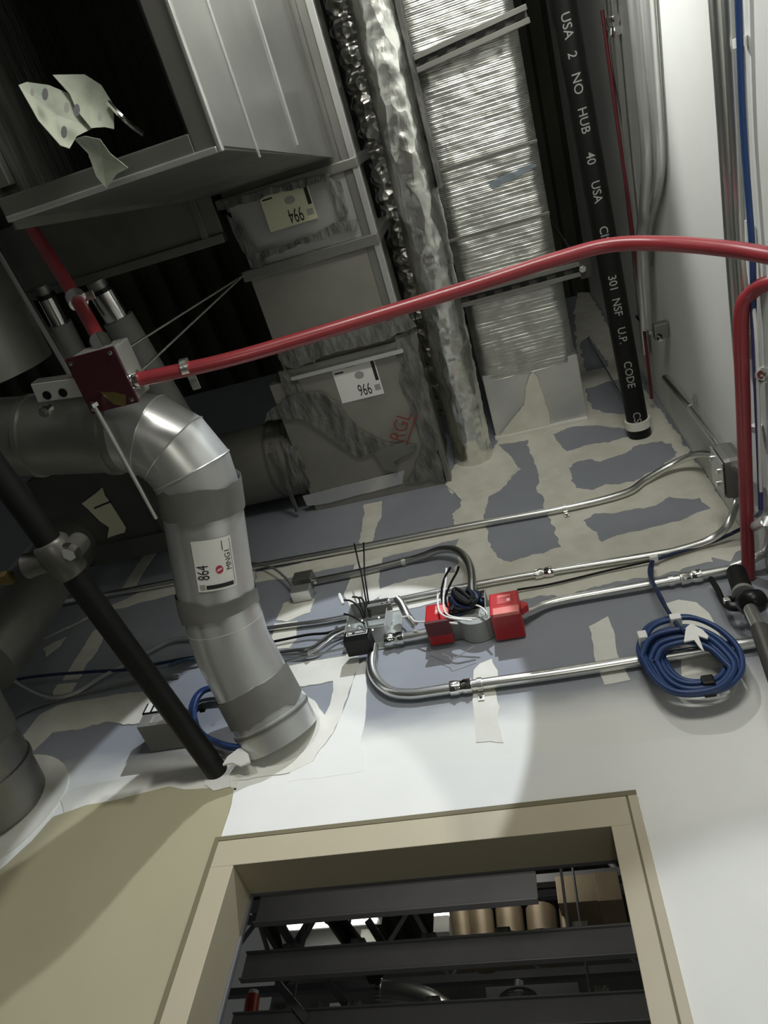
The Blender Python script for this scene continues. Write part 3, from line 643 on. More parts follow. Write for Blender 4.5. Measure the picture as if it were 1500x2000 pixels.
# ---- black grooved pipe crossing in front, with its tee
e0 = A(-0.727,1.0,0.962); u_ = (Zp(20,955,0.985)-e0).normalized()
t = thing('sprinkler_pipe', e0, 'thick black steel pipe slanting down into the wall at left', 'pipe')
tube('pipe', [e0, e0+u_*1.25], 0.0215, M_black, t, 24)
blob('caulk', [W(*q) for q in ((398,1512),(415,1495),(452,1498),(490,1490),(488,1505),(450,1515),(452,1540),(418,1548),(402,1535))], (0,-1,0), 0.004, M_white, t, amp=0.002)
tc = e0+u_*((Zp(130,1085,0.978)-e0).dot(u_))
t = thing('grooved_tee', tc, 'dark cast grooved tee clamp round the black pipe', 'fitting')
tube('clamp_body', [tc-u_*0.035, tc-u_*0.03, tc, tc+u_*0.03, tc+u_*0.035], [0.026,0.030,0.031,0.030,0.026], M_iron, t, 24)
sl = X_*-1
tube('branch_outlet', [tc, tc+sl*0.045+Z_*-0.004, tc+sl*0.062+Z_*-0.006], [0.021,0.020,0.0225], M_iron, t, 20)
tube('outlet_bore', [tc+sl*0.0622+Z_*-0.006, tc+sl*0.0632+Z_*-0.006], 0.015, M_blk, t, 20)
bo = tc-sl*0.036+u_*0.012
tube('bolt_lug', [tc, bo], [0.020,0.017], M_iron, t, 16)
tube('bolt_head', [bo-Z_*0.012, bo-Z_*0.022], 0.012, M_chrome, t, 6)
tube('bolt_lug', [bo-Z_*0.012, bo+Z_*0.02], 0.018, M_iron, t, 16)
bx_ = P(8,1130,1.22)
t = thing('brass_nipple', bx_, 'small brass fitting at the left edge beside the black tee', 'fitting')
tube('hex_nut', [bx_-X_*0.002, bx_+X_*0.012], 0.012, M_brass, t, 6)
tube('threaded_end', [bx_-X_*0.05, bx_-X_*0.002], 0.009, M_brass, t, 14)

# ---- red fire alarm conduit, its junction box and branches
RZ, RY, RR = 1.11, 0.26, 0.0119
bc = Zp(207,738,1.10)
t = thing('red_conduit', Zp(268,742,RZ), 'long red conduit crossing the ducts from the red box to the right', 'conduit')
rp = [Zp(268,742,1.11), Zp(440,704,1.14), Zp(600,658,1.18), Zp(900,566,1.25), Zp(1080,508,1.28), Zp(1190,479,1.285), Zp(1300,476,1.25), Zp(1420,486,1.17), Zp(1530,504,1.08)]
tube('pipe', crom(rp, 10), RR, M_red, t, 18)
for px, py in ((362,717),):
    c = Zp(px, py, 1.127); dx_ = (rp[1]-rp[0]).normalized()
    tube('conduit_strap', [c-dx_*0.006, c+dx_*0.006], RR+0.003, M_tape, t, 16)
    box('strap_tail', c+Vector((0.004,0.026,0.0)), (0.007,0,0), (0,0.014,0), (0,0,0.0015), M_tape, t, 0.0005)
tube('connector', [rp[0]-dx_*0.03, rp[0]+dx_*0.004], RR+0.005, M_chrome, t, 12)
tube('lock_ring', [rp[0]-dx_*0.012, rp[0]-dx_*0.006], RR+0.009, M_chrome, t, 12)
t = thing('red_conduit', Zp(205,685,RZ), 'short red conduit rising from the red box to the upper left', 'conduit')
q0, q1, q2 = Zp(203,678,1.13), Zp(150,585,1.22), Zp(72,462,1.34)
tube('pipe', crom([q0, q1, q2, q2+(q2-q1)*1.0], 8), 0.0117, M_red, t, 18)
dd = (q1-q0).normalized()
tube('connector', [q0-dd*0.016, q0+dd*0.02], 0.017, M_chrome, t, 12)
tube('conduit_strap', [q1-dd*0.010, q1+dd*0.010], 0.0165, M_tape, t, 16)
box('strap_tail', q1+X_*0.022, (0.012,0,0), (0,0.007,0), (0,0,0.0015), M_tape, t, 0.0005)
t = thing('red_junction_box', bc, 'dark red square junction box on strut above the elbow', 'box')
u1 = (Zp(245,775,1.10)-Zp(205,690,1.10)).normalized(); u2 = u1.cross(Z_).normalized()
box('body', bc+Z_*0.02, u1*0.046, u2*0.042, Z_*0.026, M_grey, t, 0.004)
box('cover', bc-Z_*0.014, u1*0.048, u2*0.044, Z_*0.0025, M_dred, t, 0.001)
for i in range(4): box('cover_screw', bc-Z_*0.018+u1*(0.04*(1 if i & 1 else -1))+u2*(0.036*(1 if i & 2 else -1)), u1*0.003, u2*0.003, Z_*0.0015, M_chrome, t, 0.001)
blob('paint_smear', [bc-Z_*0.0168+u1*a+u2*b for a, b in ((0.012,-0.012),(0.026,-0.004),(0.04,0.004),(0.046,0.02),(0.03,0.03),(0.018,0.012))], (0,0,-1), 0.0008, M_brass, t, amp=0.003)
# perforated strut, rods and bracing wires
t = thing('perforated_strut', Zp(130,770,1.10), 'short slotted steel strut beside the red junction box', 'bracket')
s0, s1_ = Zp(68,768,1.105), Zp(215,748,1.105); sd_ = (s1_-s0).normalized(); sn = sd_.cross(Z_).normalized()
box('channel_face', (s0+s1_)/2, sd_*((s1_-s0).length/2), sn*0.016, Z_*0.002, mat('zinc_plate', (0.50,0.51,0.48), 0.45, 0.4), t, 0.001)
box('channel_side', (s0+s1_)/2+sn*0.016+Z_*0.012, sd_*((s1_-s0).length/2), sn*0.0015, Z_*0.012, M_galvd, t, 0.0005)
for px, py in ((92,772),(123,767)):
    c = Zp(px, py, 1.1025); tube('slot_hole', [c-Z_*0.0012, c+Z_*0.001], 0.0075, M_blk, t, 12)
c = Zp(82,808,1.10); tube('strut_bolt', [c, c+Z_*0.03], 0.006, M_chrome, t, 6); tube('strut_nut', [c+Z_*0.006, c+Z_*0.012], 0.010, M_chrome, t, 6)
def rod(label, a, b, r, m=M_emt, cat='rod', name='threaded_rod', group=None): return tag(tube(name, [a, b], r, m, n=10), label, cat, group)
rod('thick silver threaded rod coming down to the red junction box', Zp(-10,478,1.45), Zp(146,742,1.125), 0.0066)
t = thing('hanger_rod', Zp(185,792,1.08), 'thin silver rod running from the red box behind the elbow', 'rod')
tube('rod', [Zp(180,785,1.07), Zp(305,1012,1.10)], 0.0040, M_emt, t, 10)
tube('rod_nut', [Zp(180,785,1.07), Zp(184,792,1.071)], 0.010, M_chrome, t, 6)
rod('upper of two thin bracing wires stretched to the duct edge', Zp(228,694,1.14), Zp(478,536,1.98), 0.0024, M_emt, 'wire', 'bracing_wire')
rod('lower of two thin bracing wires stretched to the duct edge', Zp(276,724,1.13), Zp(476,537,1.97), 0.0024, M_emt, 'wire', 'bracing_wire')
# grey plastic pipes with chrome tops behind the red box
for (ax0, ay0, bx0, by0, cx0, cy0, r_, lb) in ((104,602,118,632,175,742,0.030,'thinner grey pipe with bright sleeve left of the red conduit'),(207,570,230,622,345,810,0.042,'thicker grey pipe with bright sleeve right of the red conduit')):
    A0, B0, C0 = Zp(ax0,ay0,1.86), Zp(bx0,by0,1.86), Zp(cx0,cy0,1.88); d_ = (C0-B0).normalized()
    t = thing('grey_pipe', C0, lb, 'pipe')
    tube('pipe', [B0, C0+d_*0.12], r_, M_grey, t, 24); tube('bright_sleeve', [B0-d_*0.075, B0+d_*0.001], r_*0.78, M_chrome, t, 24)
    tube('sleeve_neck', [B0-d_*0.105, B0-d_*0.075], r_*0.6, M_galvd, t, 20)
    tube('sleeve_ring', [B0-d_*0.083, B0-d_*0.073], r_*0.84, M_blk, t, 20)

# ---- trapeze struts under the foil duct
def strut(label, a, b, ext=()):
    t = thing('trapeze_strut', (a+b)/2, label, 'bracket'); d = (b-a).normalized(); n = d.cross(Z_).normalized(); L = (b-a).length/2
    box('channel_web', (a+b)/2+Z_*0.018, d*L, n*0.020, Z_*0.0015, M_galvd, t, 0.0005)
    for s in (-1, 1):
        box('channel_side', (a+b)/2+n*s*0.0195, d*L, n*0.0013, Z_*0.019, M_galvd, t, 0.0005)
        box('channel_lip', (a+b)/2+n*s*0.014-Z_*0.018, d*L, n*0.006, Z_*0.0013, M_galvd, t, 0.0005)
    for k in range(int(L*2/0.05)): c_ = a+d*(0.03+0.05*k); box('slot', c_-Z_*0.0185, d*0.012, n*0.005, Z_*0.001, M_blk, t, 0)
    for e in ext: tube('hanger_rod', [e-Z_*0.04, e+Z_*1.4], 0.0055, M_emt, t, 8); tube('rod_nut', [e-Z_*0.028, e-Z_*0.018], 0.010, M_emt, t, 6)
    return t
strut('slotted trapeze strut under the foil duct at the top edge', A(-0.16,-0.085,2.19), A(0.19,-0.115,2.19))
tt = strut('slotted trapeze strut under the foil duct near the wall', A(-0.17,0.515,2.185), A(0.245,0.515,2.185), (A(0.222,0.515,2.185),))
box('end_bracket', A(0.232,0.515,2.20), (0.018,0,0), (0,0.030,0), (0,0,0.035), M_iron, tt, 0.004)
rod('thin hanger wire hanging down to the drain pipe end', Zp(1148,660,2.9), W(1228,797,0.05), 0.0024, M_emt, 'wire', 'hanger_wire')

# ================================================================== RIGHT WALL RUNS
def conduit(label, pts, r, name='conduit', m=M_emt, fr_=0.0, straps=(), couplings=(), smooth=True, wall=None):
    base = Vector(pts[0]); t = thing(name, base, label, 'conduit')
    path = fillet(pts, fr_, 8) if fr_ > 0 else (crom(pts, 8) if smooth and len(pts) > 2 else [Vector(p) for p in pts])
    tube('pipe', path, r, m, t, 14)
    for i, (k, q) in enumerate(straps):
        c = Vector(pts[k]).lerp(Vector(pts[k+1]), q); d = (Vector(pts[k+1])-Vector(pts[k])).normalized()
        tube('strap', [c-d*0.005, c+d*0.005], r+0.0025, M_emt, t, 12)
        nrm = wall or Vector((0,1,0)); sdv = d.cross(nrm).normalized()
        box('strap_foot', c+sdv*(r+0.010)+nrm*(r-0.0005), d*0.006, sdv*0.011, nrm*0.0012, M_emt, t, 0.0004)
        tube('strap_screw', [c+sdv*(r+0.012)+nrm*(r-0.002), c+sdv*(r+0.012)+nrm*(r-0.006)], 0.0035, M_chrome, t, 6)
    for k, q in couplings:
        c = Vector(pts[k]).lerp(Vector(pts[k+1]), q); d = (Vector(pts[k+1])-Vector(pts[k])).normalized()
        tube('coupling', [c-d*0.022, c-d*0.021, c-d*0.006, c-d*0.003, c+d*0.003, c+d*0.006, c+d*0.021, c+d*0.022], [r, r+0.004, r+0.004, r+0.002, r+0.002, r+0.004, r+0.004, r], M_chrome, t, 14)
        for s in (-1, 1):
            cc = c+d*0.013*s; n_v = (EYE-cc).normalized(); n_v = (n_v-d*n_v.dot(d)).normalized()
            tube('set_screw', [cc+n_v*r, cc+n_v*(r+0.007)], 0.0035, M_chrome, t, 6)
    return t
RX = Vector((1,0,0))
conduit('left one of the pair of bare conduits on the right wall', [RW(1397,-40,0.014), RW(1416,250,0.014), RW(1430,480,0.014), RW(1446,700,0.014)], 0.0118, wall=RX)
conduit('right one of the pair of bare conduits on the right wall', [RW(1419,-40,0.012), RW(1434,250,0.012), RW(1445,480,0.012), RW(1460,700,0.012)], 0.0090, wall=RX)
t = conduit('bright conduit beside the thin red line high on right wall', [RW(1190,-40,0.016), RW(1205,120,0.016), RW(1222,300,0.016), RW(1240,470,0.016), RW(1262,690,0.016)], 0.0125, wall=RX, couplings=((0,0.55),))
conduit('widest grey conduit on right wall with a kicked bend', [RW(1238,-40,0.03), RW(1252,120,0.03), RW(1267,300,0.03), RW(1262,400,0.03), RW(1255,480,0.03), RW(1262,640,0.03)], 0.017, m=M_galv, wall=RX)
conduit('outer grey conduit that bends inward at the white wall', [RW(1264,-40,0.016), RW(1276,120,0.016), RW(1288,300,0.016), RW(1284,370,0.016), RW(1268,440,0.016), RW(1262,520,0.016)], 0.0125, m=M_galv, wall=RX)
tag(tube('red_cable', crom([RW(1176,20,0.034), RW(1200,200,0.034), RW(1228,400,0.034), RW(1248,560,0.034), RW(1262,680,0.034), RW(1273,778,0.034)], 8), 0.0046, mat('dark_red_jacket', (0.12,0.010,0.016), 0.45), n=10), 'thin dark red line running along the top of right wall', 'cable')
t = thing('pipe_clamp', RW(1283,640,0.02), 'small bright beam clamp with bolt on right wall', 'clamp')
c = RW(1290,645,0.022)
box('clamp_jaw', c, (0.018,0,0), (0,0.022,0), (0,0,0.014), M_galvd, t, 0.004)
tube('clamp_bolt', [RW(1244,618,0.03), RW(1270,650,0.03)], 0.005, M_chrome, t, 8)
tube('jaw_screw', [c+Vector((-0.01,0.01,-0.016)), c+Vector((-0.012,0.012,-0.045))], 0.005, M_chrome, t, 8)
tube('clamp_mouth', [c+Vector((-0.008,0.012,-0.0145)), c+Vector((-0.009,0.012,-0.0165))], 0.009, M_blk, t, 12)
# blue data cable along the pair
bl = [RW(1441,-40,0.012), RW(1445,80,0.012), RW(1452,250,0.012), RW(1463,400,0.012), RW(1470,500,0.012), RW(1472,640,0.012), RW(1478,780,0.012), RW(1484,930,0.012), RW(1486,995,0.012)]
t = thing('blue_cable', bl[0], 'blue data cable running beside the bare conduits on right wall', 'cable')
tube('cable_jacket', crom(bl[:6], 8), 0.0050, M_blue, t, 12)
tube('cable_jacket', crom(bl[5:], 8), 0.0046, M_violet, t, 12)
for px, py in ((1445,82),(1478,836)):
    c = RW(px, py, 0.010); tube('cable_clip', [c-Y_*0.006, c+Y_*0.006], 0.0095, M_wwhite, t, 12)
tag(tube('thin_conductor', crom([RW(1458,430,0.01), RW(1462,520,0.012), RW(1476,640,0.012), RW(1482,800,0.012), RW(1486,960,0.012)], 6), 0.0032, M_wwhite, n=8), 'thin pale wire beside the violet cable on right wall', 'cable')
t = thing('anchor_knob', RW(1493,731,0.0), 'small bright round knob on right wall at the edge', 'fastener')
tube('knob_head', [RW(1493,731,0.0), RW(1493,731,0.006), RW(1493,731,0.012), RW(1493,731,0.016)], [0.012,0.0115,0.009,0.003], M_chrome, t, 14)
tube('knob_washer', [RW(1493,731,0.0), RW(1493,731,0.002)], 0.015, M_emt, t, 14)
tag(tube('red_conduit', crom([Zp(1560,548,1.20), Zp(1505,552,1.24), Zp(1468,572,1.27), Zp(1448,620,1.28), Zp(1452,800,1.285), Zp(1457,960,1.288), Zp(1462,1128,1.288)], 9), 0.0125, M_red, n=18), 'red conduit bending down the right side towards the wall', 'conduit')
# vertical conduit into the square box in the corner
vb = RW(1420,915,0.02)
t = conduit('upright conduit dropping into the steel corner box', [RW(1300,738,0.016), RW(1345,790,0.016), RW(1400,862,0.016), RW(1418,890,0.016)], 0.0105, smooth=False, straps=((1,0.1),), wall=RX)
t = thing('corner_junction_box', vb, 'steel round cornered junction box low in the wall corner', 'box')
c = RW(1424,918,0.024)
box('body', c, (0.022,0,0), (0,0.046,0), (0,0,0.046), M_galvd, t, 0.014)
box('cover', c-X_*0.023, (0.0012,0,0), (0,0.042,0), (0,0,0.042), M_galv, t, 0.001)
for sy, sz in ((-0.02,0.03),(0.02,-0.012),(-0.014,-0.02)): tube('cover_screw', [c+Vector((-0.024,sy,sz)), c+Vector((-0.030,sy,sz))], 0.0065, M_chrome, t, 10)

# ================================================================== FRONT WALL RUNS
wo = 0.0135
conduit('long upper conduit sloping down from the corner box across wall', [W(1396,888,0.10), W(1360,888,0.06), W(1315,906,0.03), W(1260,938,wo), W(1218,964,wo), W(1100,993,wo), W(900,1030,wo), W(700,1069,wo), W(500,1106,wo), W(380,1129,wo), W(200,1163,wo), W(100,1180,wo)], 0.0092, straps=((4,0.98),))
conduit('second conduit curling out of the corner below the box', [RW(1452,900,0.03), W(1442,960,0.09), W(1424,1020,0.05), W(1390,1052,0.02), W(1330,1073,0.012), W(1270,1085,0.012), W(1065,1118,0.012), W(930,1142,0.012), W(800,1168,0.012), W(740,1180,0.012)], 0.0085, couplings=((6,0.02),))
conduit('conduit from right red box rising to the black clamp', [W(1014,1202,0.03), W(1040,1192,0.022), W(1066,1181,0.016), W(1110,1170,0.016), W(1250,1145,0.016), W(1350,1127,0.016), W(1424,1113,0.016)], 0.0098, couplings=((5,-0.02),), straps=((4,0.6),))
conduit('lowest conduit with U bend under the left wiring box', [W(1486,1253,0.014), W(1300,1282,0.014), W(1100,1314,0.014), W(935,1337,0.014), W(850,1350,0.014), W(800,1356,0.014), W(762,1350,0.015), W(736,1328,0.016), W(726,1300,0.018), W(730,1262,0.02)], 0.0112, couplings=((3,0.40),), straps=((2,0.985),))
conduit('conduit hooking over into the middle wiring box', [W(612,1136,0.012), W(700,1118,0.012), W(790,1096,0.012), W(826,1086,0.018), W(858,1074,0.03), W(888,1074,0.04), W(908,1088,0.045), W(920,1116,0.045), W(922,1166,0.045)], 0.0098, straps=((1,0.98),), m=mat('dark_conduit', (0.42,0.42,0.40), 0.3, 1.0))
conduit('short conduit between the two wiring boxes', [W(770,1248,0.018), W(820,1240,0.018), W(880,1229,0.018)], 0.0118, couplings=((0,0.02),), smooth=False)
conduit('thin low conduit left of the wiring box', [W(738,1192,0.010), W(640,1212,0.010), W(524,1228,0.010), W(420,1248,0.010)], 0.0065)
conduit('arched conduit leaving the frame at the right edge', [RW(1470,1030,0.02), RW(1500,1020,0.05), W(1500,1068,0.06), W(1470,1092,0.03), W(1430,1108,0.014)], 0.0095, m=M_galv)
# black clamp tool and pole at the right edge
t = thing('clamp_pole', W(1460,1190,0.07), 'black clamp on a grey pole at the lower right edge', 'pole')
k0, k1, k2 = W(1438,1118,0.05), W(1452,1158,0.06), W(1468,1176,0.07)
tube('clamp_sleeve', [k0, k1], 0.0185, M_rub, t, 20)
tube('clamp_ring', [k1-(k1-k0)*0.02, k1+(k1-k0)*0.10], 0.0205, M_grey, t, 20)
tube('clamp_knob', [W(1448,1180,0.06), W(1456,1178,0.065), W(1468,1176,0.075), W(1484,1172,0.085), W(1491,1170,0.09)], [0.014,0.022,0.024,0.020,0.010], M_blk, t, 18)
tube('clamp_arm', crom([W(1388,1130,0.03), W(1402,1152,0.035), W(1414,1178,0.04), W(1428,1188,0.05), W(1456,1188,0.06)], 5), 0.0055, M_rub, t, 10)
tube('clamp_arm', [W(1422,1170,0.045), W(1452,1170,0.06)], 0.006, M_rub, t, 10)
box('arm_pin', W(1420,1174,0.05), (0.006,0,0), (0,0.006,0), (0,0,0.006), M_emt, t, 0.002)
pd = W(1484,1228,0.10)
tube('pole_tip', [W(1466,1190,0.085), pd], 0.0115, M_emt, t, 16)
tube('pole_shaft', [pd, P(1520,1330,1.12)], 0.0150, M_iron, t, 16)

# ---- wiring boxes
def wire(label, pts, r, m, n=6): return tag(tube('wire', crom(pts, 5), r, m, n=n), label, 'wire')
lb = W(718,1212,0.03)
t = thing('wiring_box', lb, 'open steel wiring box with black relay and loose wires', 'box')
bmm('back_plate', lb+Vector((-0.045,0.026,-0.075)), lb+Vector((0.075,0.0295,0.052)), mat('cloudy_plate2', (0.36,0.39,0.37), 0.45), t)
for s in (-1, 1):
    bmm('side_wall', lb+Vector((0.0025+0.0465*s-0.0012,-0.016,-0.05)), lb+Vector((0.0025+0.0465*s+0.0012,0.027,0.052)), M_galv, t, 0.0005)
bmm('bottom_wall', lb+Vector((-0.045,-0.016,-0.0515)), lb+Vector((0.05,0.027,-0.049)), M_galv, t, 0.0005)
bmm('top_wall', lb+Vector((-0.045,-0.016,0.051)), lb+Vector((0.05,0.027,0.0535)), M_galvd, t, 0.0005)
bb = W(742,1186,0.045)
box('mounting_tab', bb, (0.028,0,0), (0,0.010,0), (0,0,0.006), M_grey, t, 0.001)
for dx in (0.008,0.020): tube('tab_hole', [bb+Vector((dx,-0.0095,-0.001)), bb+Vector((dx,-0.0105,-0.001))], 0.0022, M_blk, t, 8)
for px, py in ((740,1206),(707,1212),(728,1230),(682,1222)): tube('box_screw', [W(px,py,0.045), W(px,py,0.050)], 0.0026, M_emt, t, 6)
rl = W(702,1255,0.045)
box('relay', rl, (0.029,0,0), (0,0.022,0), (0,0,0.017), M_blk, t, 0.0015)
fs = plane_fn(rl+Vector((0,-0.022,0)), (1,0,0), (0,0,1), (0,-1,0), 0.0006)
rs = rect2('relay_label', fs, -0.024, -0.001, 0.024, 0.012, M_paper, t)
fs2 = plane_fn(rl+Vector((0,-0.022,0)), (1,0,0), (0,0,1), (0,-1,0), 0.0011)
rect2('label_print', fs2, -0.022, 0.001, 0.022, 0.0105, M_ink, rs)
fs3 = plane_fn(rl+Vector((0,-0.022,0)), (1,0,0), (0,0,1), (0,-1,0), 0.0015)
rect2('label_print', fs3, -0.019, 0.003, -0.011, 0.008, M_paper, rs); rect2('label_print', fs3, -0.004, 0.004, 0.020, 0.0055, M_paper, rs); rect2('label_print', fs3, -0.004, 0.007, 0.014, 0.0085, M_paper, rs)
W_ = 'dark loose wire sticking out of the left wiring box, '
wire(W_+'tallest of the pair pointing up', [W(722,1205,0.04), W(714,1168,0.06), W(706,1122,0.08), W(700,1098,0.09), W(692,1062,0.10)], 0.0022, M_rub)
wire(W_+'shorter of the pair pointing up', [W(724,1205,0.04), W(716,1150,0.06), W(712,1120,0.07), W(711,1085,0.08), W(710,1060,0.09)], 0.0022, M_rub)
wire(W_+'curling left to a white nut', [W(710,1208,0.04), W(700,1186,0.06), W(686,1174,0.07), W(672,1172,0.07)], 0.0021, M_rub)
wire(W_+'with the hooked tip', [W(714,1206,0.04), W(706,1186,0.06), W(700,1168,0.07), W(688,1166,0.07)], 0.0021, M_rub)
wire(W_+'bending up beside the relay', [W(712,1208,0.04), W(713,1184,0.055), W(709,1172,0.06), W(702,1167,0.065), W(704,1184,0.06)], 0.0021, M_rub)
wire(W_+'lowest at the left side', [W(712,1218,0.04), W(696,1208,0.05), W(684,1202,0.06), W(672,1199,0.06)], 0.0024, M_rub)
tag(tube('wire_nut', [W(663,1160,0.07), W(665,1168,0.07), W(670,1180,0.065)], [0.003,0.005,0.004], M_wwhite, n=8), 'small white wire nut at the left wiring box', 'wire nut')
wire('white wires joining the left wiring box to the red box', [W(785,1206,0.05), W(800,1204,0.055), W(812,1214,0.05), W(846,1214,0.06), W(894,1218,0.06)], 0.0024, M_wwhite)
t = thing('stub_connector', W(784,1178,0.04), 'grey bent stub connector beside the left red box', 'fitting')
tube('stub', crom([W(775,1170,0.06), W(784,1180,0.055), W(794,1200,0.045), W(804,1214,0.03), W(812,1222,0.02)], 5), 0.0095, M_emt, t, 14)
tube('stub_bore', [W(775,1169,0.061), W(774.6,1168.4,0.062)], 0.0062, M_blk, t, 12)
# middle box and the two red boxes
mb = W(912,1200,0.03)
t = thing('wiring_box', mb, 'open grey wiring box full of wires between red boxes', 'box')
bmm('back_plate', mb+Vector((-0.040,0.026,-0.046)), mb+Vector((0.046,0.0295,0.05)), M_iron, t)
for s in (-1, 1): bmm('side_wall', mb+Vector((0.003+0.042*s-0.0012,-0.022,-0.046)), mb+Vector((0.003+0.042*s+0.0012,0.027,0.05)), M_galvd, t, 0.0005)
bmm('bottom_wall', mb+Vector((-0.038,-0.022,-0.0475)), mb+Vector((0.044,0.027,-0.045)), M_galvd, t, 0.0005)
bmm('top_wall', mb+Vector((-0.038,-0.022,0.0485)), mb+Vector((0.044,0.027,0.051)), M_galvd, t, 0.0005)
hc = W(938,1226,0.0); prism('round_lip', [hc+Vector((0.046*math.cos(q),-0.052,0.052*math.sin(q))) for q in [math.pi*(1+i/14) for i in range(15)]], (0,1,0), 0.050, mat('cloudy_plate', (0.30,0.32,0.30), 0.5), t)
bmm('connector_block', mb+Vector((0.000,-0.016,0.030)), mb+Vector((0.044,0.016,0.05)), M_iron, t)
tube('conduit_connector', [W(922,1160,0.045), W(923,1172,0.045)], 0.0135, M_chrome, t, 12)
cyc = [(1,-1),(0.6,0.4),(-0.8,0.5),(-0.4,-0.7),(0.9,-0.2),(-0.2,0.8)]
for i in range(8):
    pts = [mb+Vector((0.004+0.036*math.cos(i+q*1.1)*(1-0.06*i), -0.026-0.004*i, -0.002+0.030*math.sin(i*1.7+q*1.3))) for q in range(7)]
    tube('wire_bundle', crom(pts, 5), 0.0044, M_rub if i % 4 else M_navy, t, 7)
for i, pp in enumerate([[(868,1192),(862,1160),(868,1130),(880,1108)], [(876,1196),(870,1168),(880,1140),(892,1118),(896,1106)]]):
    wire(['dark left one of two wires standing up beside hooked conduit','dark right one of two wires standing up beside hooked conduit'][i], [W(a, b, 0.06+0.012*j) for j, (a, b) in enumerate(pp)], 0.0028, M_blk)
wire('pale wire looping up between the red boxes', [W(872,1110,0.09), W(870,1140,0.08), W(866,1170,0.07), W(870,1196,0.07), W(890,1206,0.07), W(930,1208,0.07)], 0.0022, M_wwhite)
wire('white wire loop hanging over the left red box', [W(862,1158,0.06), W(855,1164,0.07), W(857,1190,0.08), W(866,1202,0.08), W(886,1208,0.08), W(922,1212,0.07)], 0.0024, M_wwhite)
wire('white wire arching into the right of the middle box', [W(916,1180,0.06), W(936,1184,0.075), W(950,1196,0.075), W(950,1206,0.065), W(940,1198,0.06)], 0.0022, M_wwhite)
wire('thin curl of wire above the left red box', [W(858,1152,0.05), W(854,1160,0.055), W(858,1168,0.06), W(866,1160,0.055), W(866,1154,0.05)], 0.0012, M_gink)
def redbox(label, c, hx, hz, dy, flip):
    t = thing('red_box', c, label, 'box')
    box('body', c+Y_*(dy*0.5), (hx,0,0), (0,dy*0.5,0), (0,0,hz), M_redb, t, 0.003)
    f1 = plane_fn(c, (1,0,0), (0,0,1), (0,-1,0), 0.0008)
    lab = rect2('printed_label', f1, -hx*0.45 if flip else -hx*0.15, -hz*0.15, hx*0.5 if flip else hx*0.9, hz*0.72, M_pink if not flip else mat('dull_red_print', (0.50,0.06,0.06), 0.5), t)
    f2 = plane_fn(c, (1,0,0), (0,0,1), (0,-1,0), 0.0013)
    rect2('print_block', f2, (0.2 if flip else -0.1)*hx, hz*0.0, (0.42 if flip else 0.15)*hx, hz*0.28, mat('pale_print', (0.85,0.55,0.50), 0.5), lab)
    rect2('print_block', f2, (-0.4 if flip else 0.2)*hx, hz*0.45, (0.45 if flip else 0.8)*hx, hz*0.68, M_pink, lab)
    return t
t = redbox('red alarm box with pale label plate right of wiring', W(984,1176,0.075), 0.031, 0.036, 0.07, True)
c = W(985,1176,0.075)
box('label_plate', c+Vector((0.002,-0.002,-0.034)), (0.027,0,0), (0,0.0045,0), (0,0,0.011), M_pink, t, 0.002)
v0 = c+Vector((0.031,0.02,0.008)); prism('side_knob', [v0+Vector((0,0,0.014)), v0+Vector((0.014,0,0.004)), v0+Vector((0.014,0,-0.004)), v0+Vector((0,0,-0.014))], (0,1,0), 0.016, M_redb, t)
t = redbox('red alarm box left of the wiring, partly behind loose wires', W(853,1197,0.065), 0.026, 0.034, 0.06, False)
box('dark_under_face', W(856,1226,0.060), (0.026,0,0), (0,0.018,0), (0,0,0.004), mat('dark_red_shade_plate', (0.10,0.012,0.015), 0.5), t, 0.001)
# bare sketch: loose thin tie wires under the middle box
wire('thin bent tie wire hanging below the grey box', [W(840,1268,0.02), W(876,1282,0.02), W(884,1288,0.02), W(926,1262,0.03)], 0.0009, M_gink)
# small bracket and grey lead behind the duct
t = thing('box_eliminator', W(596,1148,0.02), 'small steel box on the wall between two conduits', 'box')
c = W(594,1134,0.02); box('body', c, (0.026,0,0), (0,0.018,0), (0,0,0.020), M_galvd, t, 0.002); box('lower_plate', W(590,1158,0.02), (0.026,0,0), (0,0.016,0), (0,0,0.016), M_galv, t, 0.002)
tube('box_screw', [W(612,1137,0.035), W(616,1138,0.042)], 0.004, M_chrome, t, 6)
tag(tube('grey_lead', crom([W(490,1098,0.01), W(530,1108,0.03), W(555,1126,0.03), W(572,1146,0.03)], 6), 0.0035, M_grey, n=8), 'short grey lead bending down to the small steel box', 'cable')
for lb_, pts, r_, m_ in (
  ('upper dark cable running left from wiring box', [W(676,1224,0.02), W(640,1236,0.015), W(600,1240,0.012), W(540,1252,0.012), W(440,1272,0.012)], 0.0032, M_rub),
  ('grey cable dipping left from the wiring box', [W(678,1226,0.02), W(650,1236,0.02), W(628,1252,0.018), W(606,1266,0.015), W(560,1272,0.012), W(440,1290,0.012)], 0.0042, M_iron),
  ('lower grey cable running behind the 864 duct', [W(680,1230,0.02), W(655,1242,0.02), W(632,1260,0.018), W(606,1274,0.015), W(540,1282,0.012), W(430,1300,0.012)], 0.0038, M_emt),
  ('lowest thin cable under the relay', [W(676,1266,0.015), W(620,1278,0.012), W(560,1290,0.012), W(440,1312,0.012)], 0.0030, M_emt)):
    tag(tube('cable', crom(pts, 6), r_, m_, n=8), lb_, 'cable')
tag(tube('cable_support', [W(585,1272,0.004), W(604,1276,0.022)], 0.005, M_emt, n=8), 'tiny metal cable support below the grey cables', 'clip')

